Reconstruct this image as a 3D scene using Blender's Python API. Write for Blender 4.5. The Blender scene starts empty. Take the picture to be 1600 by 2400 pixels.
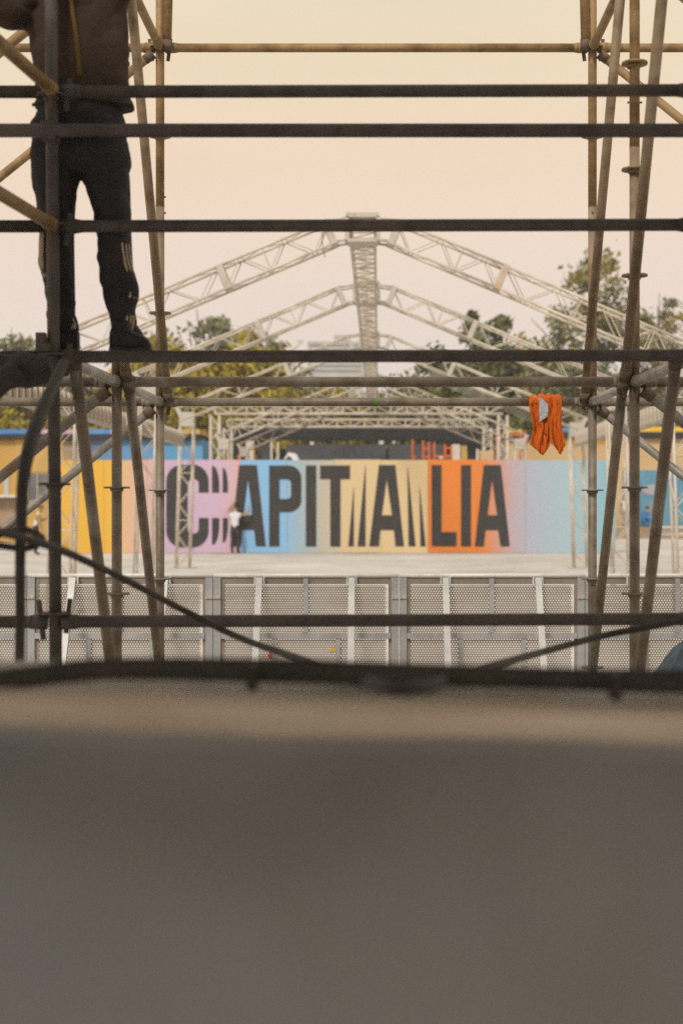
import bpy, bmesh, math, random
from mathutils import Vector, Matrix, noise as mnoise
random.seed(7)
R = math.radians
sc = bpy.context.scene
col = sc.collection

# ------------------------------------------------------------------ camera
F = 3300.0            # focal length in photograph pixels (1600 x 2400)
VX, VY, EYE = 888.0, 1180.0, 1.67
cam_d = bpy.data.cameras.new('camera')
cam = bpy.data.objects.new('camera', cam_d); col.objects.link(cam)
cam.location = (0, 0, EYE); cam.rotation_euler = (R(90), 0, 0)
cam_d.sensor_fit = 'VERTICAL'; cam_d.sensor_height = 36.0
cam_d.lens = F / 2400 * 36
cam_d.shift_x = (800 - VX) / 2400
cam_d.shift_y = (VY - 1200) / 2400
cam_d.clip_start = 0.05; cam_d.clip_end = 2000
cam_d.dof.use_dof = True
cam_d.dof.focus_distance = 8.5
cam_d.dof.aperture_fstop = cam_d.lens / 23.0
sc.camera = cam

# ------------------------------------------------------------------ world, sun, exposure
EXPO = 0.6
SUN_EL, SUN_AZ = 42.0, 205.0      # compass degrees of the sun seen from the scene (0 = +Y, 90 = +X)
w = bpy.data.worlds.new('World'); sc.world = w; w.use_nodes = True
nt = w.node_tree; nt.nodes.clear()
def wn(t, **k):
    n = nt.nodes.new(t)
    for a, b in k.items(): setattr(n, a, b)
    return n
wo = wn('ShaderNodeOutputWorld'); bg = wn('ShaderNodeBackground')
tc = wn('ShaderNodeTexCoord'); sep = wn('ShaderNodeSeparateXYZ'); rmp = wn('ShaderNodeValToRGB')
sky = wn('ShaderNodeTexSky'); sky.sky_type = 'NISHITA'; sky.sun_disc = False
sky.sun_elevation = R(SUN_EL); sky.sun_rotation = R(SUN_AZ); sky.dust_density = 4.0
mixn = wn('ShaderNodeMix'); mixn.data_type = 'RGBA'; mixn.inputs[0].default_value = 0.06
scl = wn('ShaderNodeMix'); scl.data_type = 'RGBA'; scl.blend_type = 'MULTIPLY'; scl.inputs[0].default_value = 1.0
scl.inputs[7].default_value = (0.06, 0.06, 0.06, 1)
nt.links.new(tc.outputs['Generated'], sep.inputs[0]); nt.links.new(sep.outputs['Z'], rmp.inputs[0])
cr = rmp.color_ramp
K = 2 ** -EXPO
stops = [(0.0, (.80, .72, .69)), (.06, (.85, .74, .69)), (.15, (.90, .745, .64)), (.225, (.93, .73, .555)),
         (.29, (.92, .75, .53)), (.34, (.90, .765, .55)), (.6, (.84, .765, .65)), (1.0, (.82, .775, .71))]
while len(cr.elements) < len(stops): cr.elements.new(0.5)
for e, (p, c) in zip(cr.elements, stops):
    e.position = p; e.color = tuple(v * K for v in c) + (1,)
nt.links.new(sky.outputs[0], scl.inputs[6]); nt.links.new(rmp.outputs[0], mixn.inputs[6]); nt.links.new(scl.outputs[2], mixn.inputs[7])
cn = wn('ShaderNodeTexNoise'); cn.inputs['Scale'].default_value = 2.6; cn.inputs['Detail'].default_value = 5
cm = wn('ShaderNodeMapping'); cm.inputs['Scale'].default_value = (1, 1, 3.2)
cmr = wn('ShaderNodeMapRange'); cmr.inputs[1].default_value = .3; cmr.inputs[2].default_value = .7; cmr.inputs[3].default_value = .955; cmr.inputs[4].default_value = 1.03
nt.links.new(tc.outputs['Generated'], cm.inputs[0]); nt.links.new(cm.outputs[0], cn.inputs['Vector']); nt.links.new(cn.outputs[0], cmr.inputs[0])
cmul = wn('ShaderNodeVectorMath'); cmul.operation = 'SCALE'
nt.links.new(mixn.outputs[2], cmul.inputs[0]); nt.links.new(cmr.outputs[0], cmul.inputs['Scale'])
nt.links.new(cmul.outputs[0], bg.inputs[0]); bg.inputs[1].default_value = 1.0
nt.links.new(bg.outputs[0], wo.inputs[0])
sun_d = bpy.data.lights.new('sun', 'SUN'); sun = bpy.data.objects.new('sun', sun_d); col.objects.link(sun)
sun_d.energy = 1.5; sun_d.angle = R(14); sun_d.color = (1.0, .94, .86)
sd = Vector((math.sin(R(SUN_AZ)) * math.cos(R(SUN_EL)), math.cos(R(SUN_AZ)) * math.cos(R(SUN_EL)), math.sin(R(SUN_EL))))
sun.rotation_euler = sd.to_track_quat('Z', 'Y').to_euler(); sun.location = (0, -5, 30)
sc.view_settings.view_transform = 'Standard'; sc.view_settings.look = 'None'
sc.view_settings.exposure = EXPO; sc.view_settings.gamma = 1.0
sc.view_settings.use_curve_mapping = False
sc.render.engine = 'CYCLES'
sc.cycles.max_bounces = 6; sc.cycles.diffuse_bounces = 3; sc.cycles.glossy_bounces = 2
sc.cycles.use_denoising = False
sc.cycles.sample_clamp_direct = 6.0; sc.cycles.sample_clamp_indirect = 2.5

# ------------------------------------------------------------------ helpers
def P(px, py, s):
    """real point seen at a photograph pixel, at a scale of s pixels per metre"""
    return Vector(((px - VX) / s, F / s, EYE + (VY - py) / s))
def PY(px, py, Y): return P(px, py, F / Y)

def mat(name, c, rough=.7, metal=0.0, c2=None, ns=6.0, nd=4.0, lo=.42, hi=.62, c3=None, ns3=1.5, lo3=.5, hi3=.7, bump=0.0, bs=40.0, stretch=None, spec=.3):
    m = bpy.data.materials.new(name); m.use_nodes = True
    t = m.node_tree; b = t.nodes['Principled BSDF']
    b.inputs['Roughness'].default_value = rough; b.inputs['Metallic'].default_value = metal
    b.inputs['Specular IOR Level'].default_value = spec
    b.inputs['Base Color'].default_value = (*c, 1)
    if c2 is None and c3 is None and not bump: return m
    tcn = t.nodes.new('ShaderNodeTexCoord'); src = tcn.outputs['Object']
    if stretch:
        mp = t.nodes.new('ShaderNodeMapping'); mp.inputs['Scale'].default_value = stretch
        t.links.new(src, mp.inputs[0]); src = mp.outputs[0]
    cur = None
    def layer(cur, cc, scale, a, z):
        n = t.nodes.new('ShaderNodeTexNoise'); n.inputs['Scale'].default_value = scale; n.inputs['Detail'].default_value = nd
        n.inputs['Roughness'].default_value = .6
        t.links.new(src, n.inputs['Vector'])
        mr = t.nodes.new('ShaderNodeMapRange'); mr.inputs[1].default_value = a; mr.inputs[2].default_value = z
        t.links.new(n.outputs[0], mr.inputs[0])
        mx = t.nodes.new('ShaderNodeMix'); mx.data_type = 'RGBA'
        t.links.new(mr.outputs[0], mx.inputs[0])
        if cur is None: mx.inputs[6].default_value = (*c, 1)
        else: t.links.new(cur, mx.inputs[6])
        mx.inputs[7].default_value = (*cc, 1)
        return mx.outputs[2]
    if c2: cur = layer(cur, c2, ns, lo, hi)
    if c3: cur = layer(cur, c3, ns3, lo3, hi3)
    if cur is not None: t.links.new(cur, b.inputs['Base Color'])
    if bump:
        n = t.nodes.new('ShaderNodeTexNoise'); n.inputs['Scale'].default_value = bs; n.inputs['Detail'].default_value = 5
        t.links.new(src, n.inputs['Vector'])
        bp = t.nodes.new('ShaderNodeBump'); bp.inputs['Strength'].default_value = bump; bp.inputs['Distance'].default_value = .02
        t.links.new(n.outputs[0], bp.inputs['Height']); t.links.new(bp.outputs[0], b.inputs['Normal'])
    return m

def ramp_mat(name, x0, x1, stops, rough=.65):
    """print that runs through colours along X (object space), with slight mottling"""
    m = bpy.data.materials.new(name); m.use_nodes = True
    t = m.node_tree; b = t.nodes['Principled BSDF']; b.inputs['Roughness'].default_value = rough
    b.inputs['Specular IOR Level'].default_value = .2
    tcn = t.nodes.new('ShaderNodeTexCoord'); sp = t.nodes.new('ShaderNodeSeparateXYZ'); t.links.new(tcn.outputs['Object'], sp.inputs[0])
    n = t.nodes.new('ShaderNodeTexNoise'); n.inputs['Scale'].default_value = .55; n.inputs['Detail'].default_value = 2
    t.links.new(tcn.outputs['Object'], n.inputs['Vector'])
    ad = t.nodes.new('ShaderNodeMath'); ad.operation = 'MULTIPLY_ADD'; ad.inputs[1].default_value = (x1 - x0) * .12
    t.links.new(n.outputs[0], ad.inputs[0]); t.links.new(sp.outputs['X'], ad.inputs[2])
    mr = t.nodes.new('ShaderNodeMapRange'); o = (x1 - x0) * .06
    mr.inputs[1].default_value = x0 + o; mr.inputs[2].default_value = x1 + o
    t.links.new(ad.outputs[0], mr.inputs[0])
    r = t.nodes.new('ShaderNodeValToRGB'); t.links.new(mr.outputs[0], r.inputs[0])
    e = r.color_ramp.elements
    while len(e) < len(stops): e.new(.5)
    for el, (p, c) in zip(e, stops):
        g_ = (c[0] + c[1] + c[2]) / 3; el.position = p; el.color = tuple(v + (g_ - v) * .07 for v in c) + (1,)
    t.links.new(r.outputs[0], b.inputs['Base Color'])
    return m

def srgb(r, g, b, k=1.0):
    f = lambda v: (v / 255 / 12.92 if v <= 10 else ((v / 255 + .055) / 1.055) ** 2.4) * k
    return (f(r), f(g), f(b))

def setp(o, label=None, cat=None, group=None, kind=None):
    if label: o['label'] = label
    if cat: o['category'] = cat
    if group: o['group'] = group
    if kind: o['kind'] = kind
    return o

def root(name, loc, label, cat, group=None):
    o = bpy.data.objects.new(name, None); col.objects.link(o); o.location = loc
    o.empty_display_size = .2
    return setp(o, label, cat, group)

def base_of(o):
    v = Vector((0, 0, 0))
    while o: v += o.location; o = o.parent
    return v

class MB:
    """collects geometry in world coordinates"""
    def __init__(s): s.v = []; s.f = []; s.m = []; s.smooth = []
    def add(s, vs, fs, smooth=False, mi=0):
        o = len(s.v); s.v += [Vector(p) for p in vs]
        for f in fs: s.f.append([i + o for i in f]); s.m.append(mi); s.smooth.append(smooth)
        return s
    def tube(s, a, b, r, n=12, r2=None, cap=True, mi=0):
        a = Vector(a); b = Vector(b); d = (b - a).normalized(); r2 = r if r2 is None else r2
        u = d.orthogonal().normalized()
        if abs(d.z) < .99: u = d.cross(Vector((0, 0, 1))).normalized()
        q = d.cross(u); vs = []
        for k in range(n):
            t = 2 * math.pi * k / n; e = u * math.cos(t) + q * math.sin(t)
            vs.append(a + e * r); vs.append(b + e * r2)
        s.add(vs, [(2*k, 2*k+1, 2*((k+1) % n)+1, 2*((k+1) % n)) for k in range(n)], True, mi)
        if cap:
            o = len(s.v) - 2*n
            s.f.append([o + 2*k for k in range(n)]); s.m.append(mi); s.smooth.append(False)
            s.f.append([o + 2*k + 1 for k in reversed(range(n))]); s.m.append(mi); s.smooth.append(False)
        return s
    def box(s, c, size, rot=None, mi=0):
        c = Vector(c); hx, hy, hz = (k / 2 for k in size)
        vs = [Vector((x*hx, y*hy, z*hz)) for x in (-1, 1) for y in (-1, 1) for z in (-1, 1)]
        if rot is not None: vs = [rot @ v for v in vs]
        return s.add([v + c for v in vs], [(0,1,3,2), (4,6,7,5), (0,4,5,1), (2,3,7,6), (0,2,6,4), (1,5,7,3)], False, mi)
    def bar(s, a, b, w, h, up=(0, 0, 1), mi=0):
        a = Vector(a); b = Vector(b); d = (b - a); L = d.length; d.normalize()
        x = d.cross(Vector(up)).normalized(); z = x.cross(d)
        m = Matrix((x, d, z)).transposed()
        return s.box((a + b) / 2, (w, L, h), m, mi)
    def path(s, pts, r, n=8, sub=8, mi=0):
        pts = [Vector(p) for p in pts]; rs = r if isinstance(r, (list, tuple)) else [r] * len(pts)
        q, qr = [], []
        for i in range(len(pts) - 1):
            p0 = pts[max(i-1, 0)]; p1 = pts[i]; p2 = pts[i+1]; p3 = pts[min(i+2, len(pts)-1)]
            for k in range(sub):
                t = k / sub
                q.append(.5*((2*p1) + (p2-p0)*t + (2*p0-5*p1+4*p2-p3)*t*t + (3*p1-p0-3*p2+p3)*t**3)); qr.append(rs[i] + (rs[i+1]-rs[i])*t)
        q.append(pts[-1]); qr.append(rs[-1])
        u = (q[1]-q[0]).orthogonal().normalized(); vs = []
        for i, p in enumerate(q):
            d = (q[min(i+1, len(q)-1)] - q[max(i-1, 0)]).normalized()
            u = (u - d * u.dot(d)).normalized(); v = d.cross(u)
            for k in range(n):
                t = 2*math.pi*k/n; vs.append(p + (u*math.cos(t) + v*math.sin(t)) * qr[i])
        fs = [(i*n+k, i*n+(k+1) % n, (i+1)*n+(k+1) % n, (i+1)*n+k) for i in range(len(q)-1) for k in range(n)]
        s.add(vs, fs, True, mi)
        o = len(s.v) - len(vs)
        s.f.append([o+k for k in reversed(range(n))]); s.m.append(mi); s.smooth.append(False)
        s.f.append([o+(len(q)-1)*n+k for k in range(n)]); s.m.append(mi); s.smooth.append(False)
        return s
    def loft(s, rings, n=20, mi=0):
        """rings: (centre, half-width x, half-depth y)"""
        vs = []
        for c, rx, ry in rings:
            for k in range(n):
                t = 2*math.pi*k/n; vs.append(Vector(c) + Vector((math.cos(t)*rx, math.sin(t)*ry, 0)))
        fs = [(i*n+k, i*n+(k+1) % n, (i+1)*n+(k+1) % n, (i+1)*n+k) for i in range(len(rings)-1) for k in range(n)]
        fs.append(list(reversed(range(n)))); fs.append([(len(rings)-1)*n+k for k in range(n)])
        return s.add(vs, fs, True, mi)
    def mesh(s, name, off=Vector((0, 0, 0))):
        me = bpy.data.meshes.new(name); me.from_pydata([tuple(v - off) for v in s.v], [], s.f)
        me.polygons.foreach_set('material_index', s.m); me.polygons.foreach_set('use_smooth', s.smooth)
        me.update(); return me
    def build(s, name, mats, parent=None, loc=None):
        mats = mats if isinstance(mats, (list, tuple)) else [mats]
        if parent: off = base_of(parent)
        else: off = Vector(loc) if loc is not None else Vector((0, 0, 0))
        me = s.mesh(name, off)
        for m in mats: me.materials.append(m)
        o = bpy.data.objects.new(name, me); col.objects.link(o)
        if parent: o.parent = parent
        else: o.location = off
        return o

def inst(name, me, parent, loc, rz=0.0, scale=None):
    """an object that shares mesh data, loc in world coordinates"""
    o = bpy.data.objects.new(name, me); col.objects.link(o); o.parent = parent
    o.location = Vector(loc) - base_of(parent); o.rotation_euler = (0, 0, rz)
    if scale: o.scale = scale
    return o

def poly_mesh(mb, loops, z_to_world, depth, mi=0):
    """flat outline with holes, given as 2-D loops, extruded"""
    cu = bpy.data.curves.new('outline', 'CURVE'); cu.dimensions = '2D'; cu.fill_mode = 'BOTH'; cu.extrude = depth / 2
    for lp in loops:
        sp = cu.splines.new('POLY'); sp.points.add(len(lp)-1); sp.use_cyclic_u = True
        for p, (x, y) in zip(sp.points, lp): p.co = (x, y, 0, 1)
    ob = bpy.data.objects.new('outline', cu); col.objects.link(ob)
    me = bpy.data.meshes.new_from_object(ob)
    vs = [z_to_world(v.co) for v in me.vertices]; fs = [list(p.vertices) for p in me.polygons]
    bpy.data.objects.remove(ob); bpy.data.curves.remove(cu); bpy.data.meshes.remove(me)
    return mb.add(vs, fs, False, mi)

# ------------------------------------------------------------------ materials
M = {}
M['ground'] = mat('sandy_concrete', (.54, .505, .465), .9, 0, (.41, .375, .335), .9, 8, .42, .66, (.61, .575, .53), .18, .45, .65, bump=.25, bs=18)
M['steel'] = mat('weathered_scaffold_steel', (.235, .195, .150), .55, .25, (.15, .115, .083), 9, 6, .44, .64, (.33, .295, .25), 3.2, .53, .72, bump=.12, bs=60)
M['steel_warm'] = mat('warm_tinted_rusty_steel', (.33, .215, .105), .6, .15, (.20, .125, .055), 9, 6, .44, .64, (.42, .29, .15), 3.2, .55, .75, bump=.12, bs=60)  # rusty brown with the golden light of the upper tubes painted in
M['steel_mid'] = mat('half_tinted_brown_steel', (.275, .20, .128), .6, .15, (.17, .118, .07), 9, 6, .44, .64, (.36, .28, .19), 3.2, .55, .75, bump=.12, bs=60)  # step between plain and golden steel, a smaller share of the painted warm light
M['steel_galv'] = mat('galvanised_scaffold_steel', (.40, .385, .36), .45, .35, (.26, .235, .20), 8, 6, .45, .66, bump=.1, bs=60)
M['steel_brace'] = mat('dull_galvanised_brace', (.30, .28, .25), .5, .25, (.19, .165, .135), 7, 6, .44, .64, (.25, .18, .11), 2.5, .56, .7, bump=.1, bs=60)
M['steel_dark'] = mat('shaded_scaffold_steel', (.098, .086, .078), .6, .05, (.066, .059, .055), 8, 5, .42, .62, (.15, .118, .09), 3, .56, .72, bump=.15, bs=50)  # shade on the near row painted in as a darker steel colour
M['rust'] = mat('rusty_clamp', (.13, .098, .07), .75, .2, (.22, .145, .09), 20, 4, .5, .68)
M['truss'] = mat('truss_aluminium', (.61, .545, .46), .5, .12, (.49, .425, .345), 3, 4, .45, .65)
M['eave'] = mat('eave_sheet', (.40, .36, .31), .6, .1, (.32, .285, .24), 2, 4)
M['truss_plate'] = mat('truss_plate', (.50, .47, .42), .55, .2, (.42, .34, .26), 5, 4, .52, .7)
M['truss_orange'] = mat('scuffed_orange_plate', (.50, .44, .36), .6, .1, (.58, .28, .10), 5, 3, .53, .68)
M['barrier_rail'] = mat('barrier_bright_rail', (.78, .775, .76), .4, .1, (.62, .61, .60), 6, 4, .5, .7)
M['barrier_strut'] = mat('barrier_strut_aluminium', (.60, .595, .58), .5, .2, (.48, .47, .45), 4, 4, .45, .65)
M['barrier_post'] = mat('barrier_post_aluminium', (.45, .455, .45), .55, .15, (.36, .36, .355), 7, 5, .45, .65, (.44, .33, .21), 2.1, .64, .74)
M['barrier_sheet'] = mat('perforated_sheet', (.35, .31, .265), .65, .15, (.27, .23, .19), 2.2, 6, .40, .66, (.38, .27, .17), .9, .60, .74)
M['weld'] = mat('weld_mark', (.5, .40, .29), .7, .1, (.62, .60, .56), 30, 3, .45, .6)
M['sticker_y'] = mat('yellow_sticker', (.75, .50, .02)); M['sticker_o'] = mat('orange_sticker', (.55, .14, .06))
M['black_cable'] = mat('black_rubber_cable', (.044, .040, .037), .7, 0, (.06, .053, .048), 12, 3)
M['tarp_black'] = mat('black_tarpaulin', (.045, .042, .038), .8, 0, (.065, .058, .05), 6, 3, bump=.3, bs=12)
M['orange'] = mat('orange_workwear', (.60, .125, .009), .85, 0, (.49, .092, .008), 14, 4, .4, .7, bump=.35, bs=180)
M['orange_in'] = mat('orange_seam', (.36, .07, .01), .9)
M['silver_patch'] = mat('reflective_grey_patch', (.36, .36, .42), .6, 0, (.44, .44, .47), 40, 4, .45, .6, bump=.3, bs=90)
M['letter'] = mat('black_lettering', (.040, .039, .040), .75, 0, (.048, .046, .045), 2, 3)
M['black'] = mat('black_cladding', (.030, .030, .032), .8, 0, (.042, .042, .044), 1.5, 4)
M['grey_screen'] = mat('dark_grey_screen', (.085, .09, .10), .8, 0, (.065, .07, .08), 1.0, 4)
M['white_panel'] = mat('white_panel', (.66, .62, .57), .7, 0, (.58, .53, .47), 3, 3)
M['yellow_panel'] = mat('ochre_panel', (.58, .36, .10), .7, 0, (.50, .32, .12), 1.2, 3)
M['tan_panel'] = mat('tan_panel', (.58, .42, .23), .8, 0, (.53, .37, .19), .5, 3)
M['orange_frame'] = mat('orange_steel_frame', (.72, .16, .03), .5, 0, (.55, .12, .04), 3, 3)
M['yellow'] = mat('yellow_paint', (.80, .50, .04), .5, 0, (.72, .43, .04), 2, 3)
M['shop_blue'] = mat('shop_blue', (.12, .30, .44), .5, 0, (.09, .25, .38), .8, 3)
M['deep_blue'] = mat('deep_blue_paint', (.07, .22, .50), .4, 0, (.10, .30, .62), .6, 3)
M['pink'] = mat('pink_lilac_paint', (.55, .38, .48), .6)
M['glass'] = mat('shop_glass', (.10, .115, .125), .15, 0, (.16, .16, .15), 1.2, 3, spec=.5)
M['timber_deck'] = mat('brown_timber_base', (.30, .22, .145), .85, 0, (.36, .27, .18), 3, 4)
M['grey_rail'] = mat('dull_grey_rail', (.66, .65, .62), .6, .05, (.54, .525, .49), 5, 4)
M['timber'] = mat('tan_timber_plank', (.46, .375, .295), .8, 0, (.38, .30, .23), 3, 5, .4, .65, stretch=(1, 8, 8), bump=.2, bs=30)
M['tarp_grey'] = mat('grey_brown_tarpaulin', (.130, .119, .117), .85, 0, (.106, .098, .090), 2.6, 2, .35, .7, (.120, .119, .120), 1.5, .45, .7, bump=.3, bs=6)
M['blue_cloth'] = mat('blue_grey_cloth', (.13, .17, .22), .9, 0, (.09, .12, .16), 10, 4, bump=.3, bs=20)
M['skin'] = mat('skin', (.36, .23, .10), .6); M['hair'] = mat('dark_hair', (.022, .018, .016), .6)
M['white_shirt'] = mat('white_shirt', (.62, .63, .66), .85, 0, (.54, .55, .59), 8, 3)
M['dark_trousers'] = mat('charcoal_trousers', (.035, .034, .036), .9, 0, (.05, .048, .046), 8, 3)
M['shoe'] = mat('dark_blue_shoe', (.03, .055, .085), .7); M['khaki'] = mat('khaki_trousers', (.40, .30, .20), .9)
M['red_cap'] = mat('red_cap', (.55, .08, .05), .8); M['blue_shirt'] = mat('blue_overalls', (.04, .16, .42), .85)
M['jacket'] = mat('dark_brown_jacket', (.044, .030, .022), .85, 0, (.066, .043, .028), 5, 4, .4, .65, bump=.5, bs=9)
M['track'] = mat('black_tracksuit', (.028, .026, .028), .9, 0, (.042, .038, .037), 6, 4, .4, .65, bump=.5, bs=10)
M['stripe'] = mat('pale_stripe', (.50, .38, .28), .85); M['ochre'] = mat('ochre_zip_edge', (.13, .075, .02), .8)
M['sole'] = mat('black_trainer', (.018, .019, .023), .6, 0, (.03, .031, .036), 14, 3)
M['bark'] = mat('bark', (.12, .085, .055), .95, 0, (.07, .05, .035), 3, 4)
def leaf_mat(name, c, c2, c3):
    m = mat(name, c, .7, 0, c2, .35, 3, .4, .62, c3, .16, .46, .62)
    b = m.node_tree.nodes['Principled BSDF']
    b.inputs['Transmission Weight'].default_value = 0
    return m
M['leaf_olive'] = leaf_mat('olive_leaves', (.30, .235, .020), (.37, .275, .020), (.17, .175, .04))
M['leaf_dark'] = leaf_mat('dark_green_leaves', (.15, .155, .05), (.11, .13, .06), (.26, .21, .04))
M['leaf_grey'] = leaf_mat('grey_green_leaves', (.22, .22, .10), (.19, .21, .15), (.29, .23, .045))
M['far_block'] = mat('pale_concrete', (.46, .45, .43), .9, 0, (.40, .39, .37), .2, 3)
M['far_window'] = mat('far_window_band', (.20, .215, .22), .4)
M['hill'] = mat('brown_green_slope', (.13, .105, .045), .95, 0, (.08, .085, .03), .08, 5, .4, .6, (.20, .14, .085), .05, .52, .66)
M['roof_dark'] = mat('shade_roof_brown', (.16, .13, .10), .9)

# ------------------------------------------------------------------ ground
g = MB(); n = 2
g.add([(-900, -40, 0), (900, -40, 0), (900, 1500, 0), (-900, 1500, 0)], [(0, 1, 2, 3)])
setp(g.build('ground', M['ground']), 'pale sandy concrete yard', None, None, 'structure')
hb = MB(); hv = []; hf = []
NX = 60
for j, (yy, hh) in enumerate(((118, -.4), (126, 2.2), (150, 4.2), (185, 6.5), (230, 7.4))):
    for i in range(NX + 1):
        x = -130 + 260 * i / NX
        hv.append((x, yy, max(hh * (.8 + .22 * math.sin(x * .11 + j) + .12 * math.sin(x * .31 + 2 * j)), -.4) if j else -.4))
for j in range(4):
    for i in range(NX): hf.append((j*(NX+1)+i, j*(NX+1)+i+1, (j+1)*(NX+1)+i+1, (j+1)*(NX+1)+i))
hb.add(hv, hf, True)
setp(hb.build('hills', M['hill']), 'brown green slope beyond the trees', None, None, 'structure')

# ------------------------------------------------------------------ the scaffold
ROWS = [F / 606, F / 497, F / 415]          # depth of the three rows of standards
XL = [-1.253, -1.235, -1.235]; XR = [1.238, 1.203, 1.203]
LV = 2.243                                   # node level
r_t = .02415
scaf = root('tube_scaffold', (0, ROWS[1], 0), 'open steel tube scaffold of standards, ledgers and braces behind the barrier', 'scaffold')
ros = MB()
nn = 16
for k in range(nn):
    pass
ros.tube((0, 0, -.0045), (0, 0, .0045), .0615, 24)
ros.tube((0, 0, -.02), (0, 0, -.0045), .028, 16, .034)
me_ros = {}
for key in ('steel', 'steel_mid', 'steel_warm', 'steel_dark'):
    me_ros[key] = ros.mesh('rosette'); me_ros[key].materials.append(M[key])
def standard(x, y, z0, z1, key, lean=0.0, rosettes=True, zc=EYE):
    lz = z1 - z0
    o = MB().tube((x + lean * (z0 - zc), y, z0), (x + lean * (z1 - zc), y, z1), r_t, 20).build('standard', M[key], scaf)
    if rosettes:
        k = .245
        while k < z1 - .1:
            if k > z0:
                rz = inst('rosette', me_ros[key], o, (x + lean * (k - zc), y, k))
            k += .5
    if z0 < .2:
        MB().box((x, y, .006), (.15, .15, .012)).tube((x, y, .012), (x, y, .2), .017, 10).build('base_plate', M[key], o)
    return o
def head(o, p, d, key, up=.035, dn=.06):
    """wedge head with its wedge at the end of a tube; d points from the standard along the tube"""
    p = Vector(p); d = Vector(d).normalized(); side = d.cross(Vector((0, 0, 1))).normalized()
    m = Matrix((d, side, Vector((0, 0, 1)))).transposed()
    h = MB().tube(p + d * .030, p + d * .082, .0305, 10, .029).tube(p + d * .08, p + d * .105, .029, 10, .0245)
    hh = h.build('wedge_head', M['steel' if key == 'steel_galv' else key], o)
    tilt = m @ Matrix.Rotation(R(7), 3, 'Y')
    MB().box(p + d * .052 + Vector((0, 0, (up - dn) / 2)), (.020, .007, .03 + up + dn), tilt).build('wedge', M['rust'] if key != 'steel_dark' else M[key], o)
def member(name, a, b, key, heads=True, up=.035, dn=.06, r=r_t):
    a = Vector(a); b = Vector(b); d = (b - a).normalized()
    tr_ = .05 if heads else .006
    o = MB().tube(a + d * tr_, b - d * tr_, r, 20).build(name, M[key], scaf)
    if not heads:
        for e, sg_ in ((a, 1), (b, -1)):
            MB().tube(e - d * sg_ * .012, e + d * sg_ * .045, .030, 12, .027).build('brace_clip', M['rust' if key != 'steel_dark' else key], o)
    if heads: head(o, a, d, key, up, dn); head(o, b, -d, key, up, dn)
    return o
# standards
BAY = 2.44
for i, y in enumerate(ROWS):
    k_lo = 'steel_dark' if i == 0 else 'steel'; k_hi = 'steel_dark' if i == 0 else 'steel_warm'
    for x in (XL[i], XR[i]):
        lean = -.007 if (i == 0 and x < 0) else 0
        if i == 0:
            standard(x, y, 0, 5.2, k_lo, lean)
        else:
            zs = LV + .02
            standard(x, y, 0, zs, k_lo)
            standard(x, y, zs, 3.347, 'steel_mid'); standard(x, y, 3.347, 5.2, k_hi)
    if i:
        for x in (XL[i] - BAY, XR[i] + BAY):
            standard(x, y, 0, LV, k_lo); standard(x, y, LV, 5.2, k_hi)
# row nearer the viewer, out of frame left and right
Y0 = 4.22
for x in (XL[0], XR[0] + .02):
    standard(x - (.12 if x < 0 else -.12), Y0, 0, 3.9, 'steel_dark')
# spigot joints of the rear standards
for x, sx in ((XL[2], 1), (XR[2], 0)):
    for z in (3.40, 3.31):
        yy = ROWS[2]
        MB().tube((x + (.01 if sx else -.004), yy - (.004 if sx else .01), z), (x + (.034 if sx else -.004), yy - (.004 if sx else .033), z), .005, 8).build('spigot_pin', M['rust'], scaf)
    MB().tube((x, ROWS[2], 3.345), (x, ROWS[2], 3.349), r_t + .0012, 20).build('joint_collar', M['rust'], scaf)
for z in (3.40, 3.72, 3.56):
    MB().tube((XR[1] - .035, ROWS[1] - .004, z), (XR[1] + (.035 if z < 3.7 else -.01), ROWS[1] - .004, z), .005, 8).build('spigot_pin', M['rust'], scaf)
# ledgers of the middle and rear rows
for i in (1, 2):
    y = ROWS[i]
    member('ledger', (XL[i], y, LV), (XR[i], y, LV), 'steel')
    member('ledger', (XR[i], y, LV), (XR[i] + BAY, y, LV), 'steel')
    member('ledger', (XL[i] - BAY, y, LV), (XL[i], y, LV), 'steel')
    member('ledger', (XL[i], y, LV + 2), (XR[i], y, LV + 2), 'steel_warm')
    member('ledger', (XR[i], y, LV + 2), (XR[i] + BAY, y, LV + 2), 'steel_warm')
    member('ledger', (XL[i] - BAY, y, LV + 2), (XL[i], y, LV + 2), 'steel_warm')
    member('ledger', (XL[i], y, .245), (XR[i], y, .245), 'steel')
    # braces of the outer bays
    for sg, x0 in ((-1, XL[i]), (1, XR[i])):
        member('brace', (x0 + sg * .045, y - .03, LV + 1.95), (x0 + sg * (BAY - .045), y - .03, LV + .05), 'steel_warm', False)
        member('brace', (x0 + sg * .045, y - .03, LV - .05), (x0 + sg * (BAY - .045), y - .03, .30), 'steel_brace', False)
# transoms (front to back) and side braces
for sg, X in ((-1, XL), (1, XR)):
    xs = X[1] - sg * .05
    for lv, key in ((LV, 'steel_galv'), (LV + 2, 'steel_warm')):
        member('transom', (X[0], ROWS[0], lv), (X[1], ROWS[1], lv), key)
        member('transom', (X[1], ROWS[1], lv), (X[2], ROWS[2], lv), key)
    for a, b in ((0, 1), (1, 2)):
        member('side_brace', (xs, ROWS[a] + .03, LV + 1.96), (xs, ROWS[b] - .03, LV + .015), 'steel_mid', False)
        member('side_brace', (xs, ROWS[a] + .03, LV - .005), (xs, ROWS[b] - .03, .285), 'steel', False)
    member('side_brace', (X[2] - sg * .045, ROWS[2] - .035, LV + 1.985), (X[2] - sg * .075, ROWS[2] - .03, LV + 3.2), 'steel_warm', False)
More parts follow.
